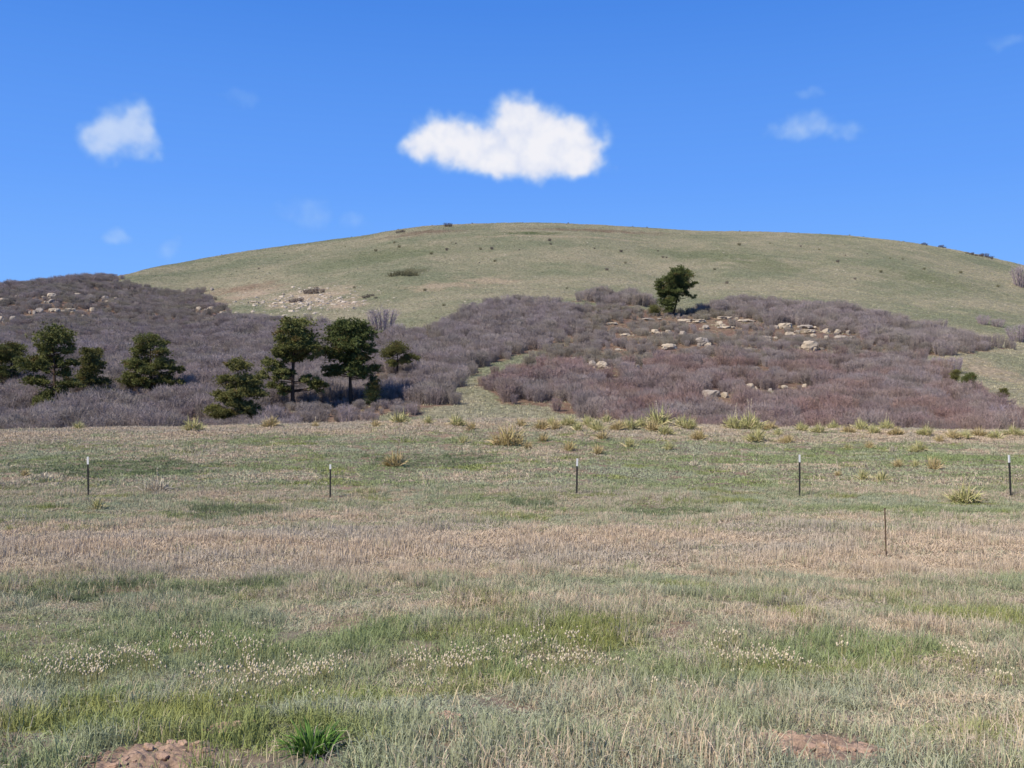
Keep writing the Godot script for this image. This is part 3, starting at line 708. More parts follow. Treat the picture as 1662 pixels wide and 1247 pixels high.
	pines = [
	{"label": "pine cut off by the left edge of the photo, half crown showing", "x": -65.72, "d": 121.25, "tone": 0, "stem": [[0.08, 0], [0, 5.01]], "pads": [[-0.32, 5.01, 1.62, 0.81], [-0.97, 3.72, 1.13, 0.81], [0.97, 4.2, 0.73, 0.57], [-2.1, 4.36, 1.13, 0.89], [-1.13, 2.1, 0.97, 0.97], [-2.59, 2.26, 0.97, 0.81]]},
	{"label": "tall pine with domed top and low skirt, second from left", "x": -52.13, "d": 105.25, "tone": 0, "stem": [[0.07, 0], [0, 3.79], [-0.07, 6.67]], "pads": [[0.28, 8.28, 1.54, 1.12], [1.68, 6.95, 0.7, 0.63], [-1.4, 6.74, 0.84, 0.7], [-2.67, 5.26, 1.33, 0.84], [-2.67, 3.23, 1.19, 0.63], [0.84, 4.49, 0.7, 0.63], [2.25, 5.33, 0.91, 0.42], [1.89, 2.95, 1.19, 0.56], [-0.42, 1.47, 1.33, 0.98], [-0.7, 5.54, 0.98, 0.7]]},
	{"label": "narrow pine leaning right, between two wider pines", "x": -52.1, "d": 114.75, "tone": 1, "stem": [[0, 0], [-0.15, 3.67], [-0.15, 5.81]], "pads": [[-0.08, 5.66, 0.99, 0.69], [-0.38, 4.67, 1.07, 0.61], [0.99, 4.13, 0.77, 0.54], [-0.69, 2.52, 0.99, 0.92], [0.54, 1.99, 1.3, 0.69], [0.92, 0.77, 1.38, 0.54], [2.45, 0.38, 0.77, 0.38], [-0.15, 3.44, 0.92, 0.54]]},
	{"label": "broad conical pine standing alone between the two pine groups", "x": -47.68, "d": 122.25, "tone": 0, "stem": [[0, 0], [-0.08, 4.24], [-0.24, 7.33]], "pads": [[-0.24, 7.17, 1.63, 0.9], [-1.14, 5.79, 1.63, 0.82], [1.39, 5.54, 1.3, 0.82], [-2.12, 4.08, 1.79, 0.73], [1.79, 3.91, 1.47, 0.73], [-2.93, 2.04, 1.39, 0.82], [-1.14, 1.55, 1.47, 0.73], [2.2, 1.79, 1.79, 0.9], [3.67, 3.26, 0.65, 0.49], [3.75, 0.57, 0.82, 0.33], [0.08, 3.26, 1.3, 0.65]]},
	{"label": "low bushy pine nearest the grass crest, branches to the ground", "x": -28.13, "d": 95.25, "tone": 1, "stem": [[0, 0], [-0.13, 3.17], [-0.13, 5.97]], "pads": [[-0.13, 6.1, 1.02, 0.7], [-1.14, 4.64, 0.89, 0.64], [0.83, 4.64, 1.14, 0.64], [1.78, 4.51, 0.76, 0.57], [-1.91, 3.05, 0.83, 0.57], [0.19, 3.37, 1.27, 0.7], [2.1, 3.56, 0.76, 0.57], [-2.73, 1.59, 0.76, 0.51], [-1.27, 1.14, 1.27, 0.57], [0.95, 1.59, 1.14, 0.57], [1.71, 0.89, 0.64, 0.38], [0, 2.22, 1.02, 0.51]]},
	{"label": "tall open pine with bare lower trunk, left of a pair", "x": -25.28, "d": 106.5, "tone": 0, "stem": [[0, 0], [0, 4.12], [0.21, 7.67], [0.5, 10.15]], "pads": [[0.5, 9.73, 1.56, 0.85], [-0.99, 8.66, 0.85, 0.64], [1.92, 8.45, 1.14, 0.85], [0.5, 7.74, 1.7, 0.85], [-1.7, 6.89, 1.14, 0.64], [1.92, 6.89, 1.42, 0.64], [-2.41, 5.4, 1.28, 0.57], [0.14, 5.96, 1.28, 0.64], [-1.35, 4.33, 1.28, 0.57], [-3.27, 3.98, 0.57, 0.5], [-1.7, 2.7, 1.28, 0.57], [1.92, 3.62, 1.28, 0.35], [3.34, 2.91, 0.99, 0.57]]},
	{"label": "dense dark round topped pine, right of a pair", "x": -19.1, "d": 109.75, "tone": 2, "stem": [[0, 0], [-0.15, 3.66], [-0.22, 8.78]], "pads": [[-0.15, 9.29, 2.05, 0.88], [-1.68, 8.34, 1.32, 0.88], [1.83, 8.34, 1.17, 0.8], [-0.51, 7.24, 1.9, 1.02], [-2.56, 6.51, 1.02, 0.88], [1.83, 6.88, 1.02, 0.59], [-1.1, 5.56, 1.76, 0.88], [1.32, 5.56, 1.17, 0.73], [-2.05, 4.1, 1.46, 0.66], [0.95, 4.24, 1.61, 0.66], [2.78, 3.88, 0.66, 0.73]]},
	{"label": "small sparse pine rising from oak brush behind the pine pair", "x": -16.56, "d": 134.25, "tone": 1, "stem": [[0, 0], [-0.09, 1.97], [0, 4.47]], "pads": [[0, 4.12, 1.61, 0.81], [-1.61, 3.4, 0.9, 0.72], [2.06, 2.77, 0.9, 0.54], [-0.9, 2.06, 0.72, 0.45], [0.9, 2.33, 0.9, 0.45]]},
	{"label": "small dark juniper like tree under the dense pine", "x": -16.5, "d": 109.5, "tone": 3, "stem": [[0, 0], [0, 2.55]], "pads": [[0, 2.04, 0.73, 0.8], [-0.07, 1.09, 0.66, 0.73], [0.15, 2.77, 0.51, 0.51]]},
	{"label": "lone wind shaped pine standing above the rock ledge", "x": 36.32, "d": 208.75, "tone": 2, "stem": [[0, -0.28], [0.7, 2.37], [1.53, 6.54], [1.81, 9.32]], "pads": [[2.09, 10.3, 1.53, 0.83], [-0.14, 9.32, 1.39, 0.97], [3.34, 9.05, 1.39, 1.25], [-1.39, 8.07, 1.25, 0.97], [1.39, 8.07, 1.81, 1.25], [-3.34, 6.96, 0.97, 0.97], [-1.39, 6.12, 1.81, 1.25], [-2.5, 5.15, 1.25, 0.7], [0.42, 5.29, 1.39, 0.83], [3.06, 6.82, 1.39, 0.97], [5.29, 7.1, 0.7, 0.56], [2.78, 5.29, 1.11, 0.7], [4.45, 4.45, 0.83, 0.56], [-2.23, 3.2, 1.11, 1.25], [-0.7, 3.06, 0.97, 0.97], [-1.11, 1.81, 1.25, 0.97], [0.28, 3.9, 1.11, 0.97], [-2.64, 4.31, 0.97, 0.83]]},
	{"label": "small yellow green pine at the foot of the lone pine", "x": 31.69, "d": 205.75, "tone": 1, "stem": [[0, 0], [-0.14, 1.51]], "pads": [[-0.14, 1.37, 1.1, 0.82], [0.14, 0.69, 0.96, 0.69]]},
	{"label": "tiny pine at the right edge of the oak brush, left of two", "x": 63.09, "d": 131.25, "tone": 1, "stem": [[0, -0.17], [0, 1.75]], "pads": [[0, 1.75, 0.52, 0.52], [-0.09, 1.14, 0.44, 0.44]]},
	{"label": "small rounded pine at the right edge of the oak brush", "x": 62.29, "d": 125.75, "tone": 2, "stem": [[0.17, -0.17], [0.08, 1.76]], "pads": [[0.42, 2.18, 0.42, 0.5], [-0.34, 1.59, 0.75, 0.59], [0.25, 0.92, 0.5, 0.5], [-0.17, 2.18, 0.42, 0.34]]},
	{"label": "tiny rightmost pine on thin stem above grey brush", "x": 62.72, "d": 117.75, "tone": 1, "stem": [[0, -0.24], [0, 1.33]], "pads": [[0, 1.33, 0.63, 0.39], [-0.08, 1.02, 0.47, 0.31]]}]
	# darker or fresher grass: x, d, half width, half depth, tone
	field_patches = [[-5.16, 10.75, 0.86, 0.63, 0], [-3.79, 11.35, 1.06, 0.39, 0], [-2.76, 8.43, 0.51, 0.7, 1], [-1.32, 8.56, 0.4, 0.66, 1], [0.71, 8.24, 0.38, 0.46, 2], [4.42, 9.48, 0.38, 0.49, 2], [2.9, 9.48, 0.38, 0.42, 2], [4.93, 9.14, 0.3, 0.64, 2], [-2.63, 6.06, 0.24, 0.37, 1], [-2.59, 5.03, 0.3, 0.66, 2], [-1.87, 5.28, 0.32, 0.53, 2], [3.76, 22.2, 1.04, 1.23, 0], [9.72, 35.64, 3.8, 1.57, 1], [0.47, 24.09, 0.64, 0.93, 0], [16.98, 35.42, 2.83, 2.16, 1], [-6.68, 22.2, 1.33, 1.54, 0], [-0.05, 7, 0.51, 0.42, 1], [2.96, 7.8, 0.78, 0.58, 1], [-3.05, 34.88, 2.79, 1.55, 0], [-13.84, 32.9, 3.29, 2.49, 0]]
	# bare soil thrown up by burrowing animals: x, d, half width, half depth, height
	mounds = [[1.46, 4.55, .36, .34, .03], [-1.62, 4.14, .30, .30, .018], [-1.45, 4.75, .14, .16, .015], [-.38, 5.16, .09, .12, .012]]

	build_ground()
	build_rocks()
	build_pines()
	build_oaks()
	build_posts()
	build_yuccas()
	build_mounds()
	build_grass()

func build_ground() -> void:
	var xs := []
	var x := -90.0
	while x < 90.1:
		xs.append(x)
		x += 0.3 if absf(x) < 30.0 else 1.5
	var ds := []
	var d := -30.0
	while d < 76.5:
		ds.append(d)
		d += 2.0 if d < 0.0 else 0.2 if d < 16.0 else 0.4 if d < 52.0 else 0.8
	var soil := matte(Color(1, 1, 1))
	soil.albedo_texture = grain(.02, .62, 1.0, 31)
	soil.uv1_triplanar = true
	soil.uv1_world_triplanar = true
	soil.uv1_scale = Vector3(.5, .5, .5)
	structure("field_ground", lattice(xs.size(), ds.size(), func(i: int, j: int) -> Vector3: return place(xs[i], ds[j]), ground_tone), soil)
	var us := []
	for i in 441:
		us.append(-1.14 + 2.29 * i / 440.0)
	var hs := []
	d = 74.0
	while d < 1490.0:
		hs.append(d)
		d += 1.0 if d < 140.0 else 1.5 if d < 260.0 else 2.0 if d < 440.0 else 25.0
	var turf := matte(Color(1, 1, 1))
	turf.albedo_texture = grain(.03, .55, 1.05, 37)
	turf.uv1_triplanar = true
	turf.uv1_world_triplanar = true
	turf.uv1_scale = Vector3(.031, .031, .031)
	structure("hill", lattice(us.size(), hs.size(), func(i: int, j: int) -> Vector3: return place(us[i] * hs[j], hs[j], .06 if hs[j] < 78.0 else 0.0), ground_tone), turf)

func build_rocks() -> void:
	var stone := matte(Color(1, 1, 1), .92, true)
	stone.albedo_color = Color(.56, .475, .355).linear_to_srgb()
	stone.albedo_texture = grain(.018, .62, 1.1, 41)
	stone.uv1_triplanar = true
	stone.uv1_world_triplanar = true
	stone.uv1_scale = Vector3(.35, .6, .35)
	var grey := stone.duplicate()
	grey.albedo_color = Color(.43, .375, .31).linear_to_srgb()
	var kinds := []
	for i in 7:
		kinds.append(rock_mesh(100 + i, 1.0 if i < 4 else .7))
	for r in rocks:
		var w: float = r[2]
		var h: float = r[3]
		var t := thing("sandstone_rock", r[4], "rock", place(r[0], r[1]), r[5])
		var dull := rng.randf() < .3
		var k := rng.randi() % 4 if h > w * .45 else 4 + rng.randi() % 3
		var spin := Basis(Vector3.UP, rng.randf() * TAU)
		var shape := Basis.from_scale(Vector3(w * .52, h * .85, w * .42)) * spin
		part("boulder", kinds[k], grey if dull else stone, t, Transform3D(shape, Vector3(0, h * .28, 0)))
		if w > 1.2:
			for i in 4:
				var a := rng.randf_range(-.5, .5)
				part("chip", kinds[rng.randi() % 7], stone if rng.randf() < .6 else grey, t, Transform3D(Basis.from_scale(Vector3(w * rng.randf_range(.1, .24), h * rng.randf_range(.3, .65), w * .18)) * Basis(Vector3.UP, rng.randf() * TAU), Vector3(a * w * 1.5, h * .02, w * rng.randf_range(-.3, .55))))

func build_pines() -> void:
	var bark := matte(Color(.12, .085, .065).linear_to_srgb(), .95, false)
	bark.albedo_texture = grain(.05, .5, 1.1, 43)
	bark.uv1_triplanar = true
	bark.uv1_scale = Vector3(1.5, .4, 1.5)
	var needles := matte(Color(1, 1, 1), .7)
	needles.backlight_enabled = true
	needles.backlight = Color(.25, .28, .15)
	for p in pines:
		pine(p, bark, needles)

func oak_tint(tone: int, x: float, d: float) -> Color:
	var mauve := Color(.31, .265, .25)
	var rust := Color(.305, .21, .185)
	var olive := Color(.285, .255, .20)
	var n := noise_tint.get_noise_2d(x * .7, d * .7)
	var c := mauve
	match tone:
		0: c = mauve.lerp(olive, clampf(.5 + n * 1.2, 0, 1))
		1: c = mauve.lerp(olive, clampf(.1 + n * .7, 0, .5))
		2: c = mauve.lerp(rust, clampf(.45 + n * 1.3, 0, 1))
		3: c = olive.lerp(mauve, clampf(.4 + n * 1.2, 0, 1))
	var k := rng.randf_range(.86, 1.12) * (1.0 + noise_tint.get_noise_2d(x * 2.0 + 11.0, d * 2.0) * .4)
	return Color(c.r * k, c.g * k * rng.randf_range(.97, 1.03), c.b * k * rng.randf_range(.95, 1.05))

func build_oaks() -> void:
	var bark := matte(Color(1, 1, 1), .95)
	var kinds := []
	for i in 5:
		kinds.append(oak_mesh(34, 26))
	var spots := [[], [], [], [], []]
	var tints := [PackedColorArray(), PackedColorArray(), PackedColorArray(), PackedColorArray(), PackedColorArray()]
	var rock_spots := []
	for r in rocks:
		rock_spots.append(Vector3(r[0], r[1], r[2]))
	var pine_spots := []
	for p in pines:
		pine_spots.append(Vector2(p.x, p.d))
	for zi in oak_zones.size():
		var z: Dictionary = oak_zones[zi]
		var b := oak_boxes[zi].grow(4.0)
		var gap: float = z.gap
		var nx := int(b.size.x / gap)
		var nd := int(b.size.y / gap)
		for j in nd:
			for i in nx:
				var x := b.position.x + (i + rng.randf()) * gap
				var d := b.position.y + (j + rng.randf()) * gap
				if d < 74.0 or absf(x / d) > .68 or in_oak(x, d) != zi:
					continue
				var open := noise_tint.get_noise_2d(x * .8 + 77.0, d * .8)
				if open > (.33 if z.tone != 3 else .26):
					continue
				var tall: float = z.tall * rng.randf_range(.6, 1.15) * (1.0 + noise_patch.get_noise_2d(x * 2.0, d * 2.0) * .5)
				var near := false
				for r in rock_spots:
					var ahead: float = r.y - d
					if absf(x - r.x) < r.z * .5 + 1.1 and ahead > -1.2 and ahead < 3.0 + tall * 3.0:
						near = true
						break
				if near:
					if rng.randf() < .85:
						continue
					tall *= .3
				for p in pine_spots:
					var gone: float = p.y - d
					if absf(x - p.x) < 3.2 and gone > -1.5 and gone < 14.0:
						tall *= .5
						break
				var wide := tall * rng.randf_range(.5, .75)
				var k := rng.randi() % 5
				spots[k].append(Transform3D(Basis(Vector3.UP, rng.randf() * TAU).scaled(Vector3(wide, tall, wide)), place(x, d, .05)))
				tints[k].append(oak_tint(z.tone, x, d))
	var total := 0
	for k in 5:
		total += spots[k].size()
		scatter("oak_brush", "leafless grey mauve oak brush covering the lower slopes", "brush", kinds[k], bark, spots[k], tints[k])
	# bushes that stand by themselves
	var wood := []
	for i in 4:
		var c: Color = [Color(.36, .30, .315), Color(.13, .105, .10), Color(.17, .16, .09), Color(.24, .2, .21)][i]
		wood.append(matte(c.linear_to_srgb(), .95))
	for o in [
	[-26.12, 187.5, 6, 4.75, "lone round bare oak bush right of the tan scree"],
	[112.2, 215.5, 5.46, 2.59, "low bare oak thicket at right, left of the taller edge one"],
	[109.87, 200.25, 7.48, 5.34, "tall bare oak thicket cut by the right edge"],
	[69.56, 148, 3.75, 2.76, "rounded bare oak bush at the tip of the right brush"],
	[177.41, 321, 6.42, 7.28, "bare oak bush high on the slope at right edge"],
	[-27.53, 397, 3.71, 2.65, "small dark bush on the skyline near the hilltop"],
	[204.3, 398.5, 6.91, 1.86, "low dark bush on the right skyline"],
	[196.96, 395.5, 4.75, 1.32, "flat dark bush left of the low skyline bush"],
	[-32.68, 278.5, 8.91, 1.86, "low olive bush patch alone on the upper grass slope"],
	[-46.88, 388.5, 3.63, 1.29, "tiny dark bush on the left of the hilltop skyline"],
	[-56.76, 265.25, 6.01, 1.77, "dark bush on top of the tan scree"],
	[-58.79, 251.25, 4.36, 1.51, "dark bush in the middle of the tan scree"],
	[193.09, 414.36, 3.31, 1.38, "tiny dark bush on the right skyline near pale rocks"],
	[181.19, 406.25, 2.44, 1.08, "tiny dark bush on right skyline beside another"],
	[-39.26, 252.75, 3.03, 1.01, "small dark bush right of the tan scree"],
	[50.87, 95.5, 2.8, 2.16, "grey oak clump at the lower right corner of the brush"]]:
		var t := thing("oak_bush", o[4], "bush", place(o[0], o[1], .05), "bushes standing alone")
		var m: Material = wood[2] if "olive" in o[4] else wood[1] if "dark" in o[4] else wood[0]
		var n := maxi(1, int(round(o[2] / (o[3] * .9))))
		for i in n:
			var off := (i - (n - 1) * .5) * float(o[2]) / n
			var wide: float = minf(float(o[2]) / n * .85, float(o[3]) * .95)
			var edge: float = absf(off) / maxf(float(o[2]) * .5, .01)
			var high: float = float(o[3]) * (1.05 - .6 * edge * edge) * (rng.randf_range(.7, 1.1) if n > 1 else 1.0)
			var back := rng.randf_range(-1.0, 1.0) * wide if n > 1 else 0.0
			var base := place(o[0] + off, o[1] + back) - t.position
			part("clump", kinds[rng.randi() % 5], m, t, Transform3D(Basis(Vector3.UP, rng.randf() * TAU).scaled(Vector3(wide * rng.randf_range(.8, 1.2), high, wide)), base))
	var dots := [[-45.04, 353.75, 1.49], [-41.48, 340, 1.55], [-49.73, 337.5, 1.59], [-22.98, 325.25, 1.68], [-11.07, 325.5, 1.48], [-7.15, 325, 1.66], [2.56, 320, 0.77], [13.93, 331.75, 1.24], [13.85, 340.5, 1.76], [-5.55, 297.5, 1.27], [37.97, 321.75, 1.62], [51.94, 328.75, 0.88], [51.12, 313, 1.17], [52.21, 312, 0.96], [64.1, 292.25, 1.16], [105.64, 284.5, 1.15], [131.84, 342.75, 0.81], [137.64, 336.25, 1], [143.71, 340, 1.08], [110.91, 314.5, 1.6], [163.19, 310.25, 1.44], [28.97, 324.25, 0.91], [-16, 216.25, 1.02], [-16.61, 202.5, 0.56], [37.17, 303, 1.27], [-20.55, 338.75, 0.92], [-66.49, 368, 0.86], [-27.75, 317.75, 1.57], [109.9, 351.5, 1.04], [100, 358, 1.07], [85.55, 347.75, 1.84], [62.59, 269, 1.33], [114.77, 345, 1.1], [-23.55, 250.5, 1.31], [-45.31, 265.5, 1.05], [-36.65, 248.75, 1.09], [-89.46, 326.5, 0.96], [119.3, 298.75, 1.54], [141.05, 316.25, 1.39], [160.62, 330.5, 1.73], [29.13, 283.75, 1.42], [14.67, 247.25, 0.8], [0.9, 329.5, 0.5], [-91.37, 371.5, 0.79], [-98.36, 330.25, 0.59], [-10.67, 264.75, 0.52], [-10.51, 297, 0.68], [-71.54, 283, 0.39], [90.85, 276, 0.37], [119.59, 331.25, 0.7]]
	var slope := dots.size()
	for i in 34:
		var u := -.36 + .86 * (i + rng.randf()) / 34.0
		var far := 300.0
		var best := -1.0
		var dist := 250.0
		while dist < 430.0:
			var e := (ground_height(u * dist, dist) - EYE) / dist
			if e > best:
				best = e
				far = dist
			dist += 1.0
		dots.append([u * far, far + .5, rng.randf_range(.5, 1.3)])
	for j in dots.size():
		var q: Array = dots[j]
		var t := thing("low_shrub", "tiny dark shrub dotted on the upper grass slope" if j < slope else "tiny dark shrub speck on the skyline of the hill", "shrub", place(q[0], q[1], .04), "tiny dark shrubs of the upper slope" if j < slope else "tiny shrubs of the skyline")
		var w: float = q[2] * (.55 if j < slope else .45)
		part("clump", kinds[rng.randi() % 5], wood[1 if rng.randf() < .6 else 2], t, Transform3D(Basis(Vector3.UP, rng.randf() * TAU).scaled(Vector3(w, w * 1.1, w)), Vector3.ZERO))

func build_posts() -> void:
	var steel := matte(Color(.07, .07, .062).linear_to_srgb(), .6, false)
	steel.albedo_texture = grain(.04, .5, 1.2, 47)
	steel.uv1_triplanar = true
	steel.uv1_scale = Vector3(2, 2, 2)
	var paint := matte(Color(.68, .68, .64).linear_to_srgb(), .6, false)
	var rust := matte(Color(.10, .065, .045).linear_to_srgb(), .9, false)
	for p in [
	[-11.87, 25.89, 1.09, -1, "leftmost steel fence post, white tip, yucca at its foot"],
	[-5.12, 26.03, 0.95, 0, "second steel fence post from left, small white tip"],
	[1.82, 26.03, 0.99, 1, "third steel fence post from left, in mid field"],
	[8.06, 25.89, 1.17, 0, "fourth fence post from left, below the twin stalk yucca"],
	[14.14, 26.18, 1.15, -3, "rightmost steel fence post leaning left, white tip"]]:
		var t := thing("fence_post", p[4], "fence post", place(p[0], p[1], .05), "steel posts in a line across the field")
		t.rotation = Vector3(0, rng.randf_range(-.3, .3), deg_to_rad(-p[3]))
		var h: float = p[2] + .05
		var tip := .13 if "small" in p[4] else .21
		var s := Soup.new()
		s.box(Vector3(-.024, -.25, -.005), Vector3(.024, h - tip, .005), Color.WHITE)
		s.box(Vector3(-.005, -.25, -.042), Vector3(.005, h - tip, -.005), Color.WHITE)
		part("shaft", s.mesh(), steel, t)
		var c := Soup.new()
		c.box(Vector3(-.0255, h - tip, -.0065), Vector3(.0255, h, .0065), Color.WHITE)
		c.box(Vector3(-.007, h - tip, -.044), Vector3(.007, h, -.007), Color.WHITE)
		part("painted_tip", c.mesh(), paint, t)
		var st := Soup.new()
		var y := .2
		while y < h - tip - .02:
			st.box(Vector3(-.012, y, .005), Vector3(.012, y + .018, .016), Color.WHITE)
			y += .055
		part("studs", st.mesh(), steel, t)
	var t := thing("thin_stake", "thin rusty stake standing alone in the tan grass", "stake", place(5.77, 14.28, .05))
	var s := Soup.new()
	s.tube(Vector3(.02, -.2, 0), Vector3(0, .55, 0), .011, .011, 8, Color.WHITE)
	s.tube(Vector3(0, .55, 0), Vector3(-.008, .80, 0), .011, .010, 8, Color.WHITE)
	part("shaft", s.mesh(), rust, t)
	var e := Soup.new()
	e.tube(Vector3(-.008, .795, 0), Vector3(-.008, .815, 0), .014, .012, 8, Color.WHITE)
	part("cap", e.mesh(), rust, t)

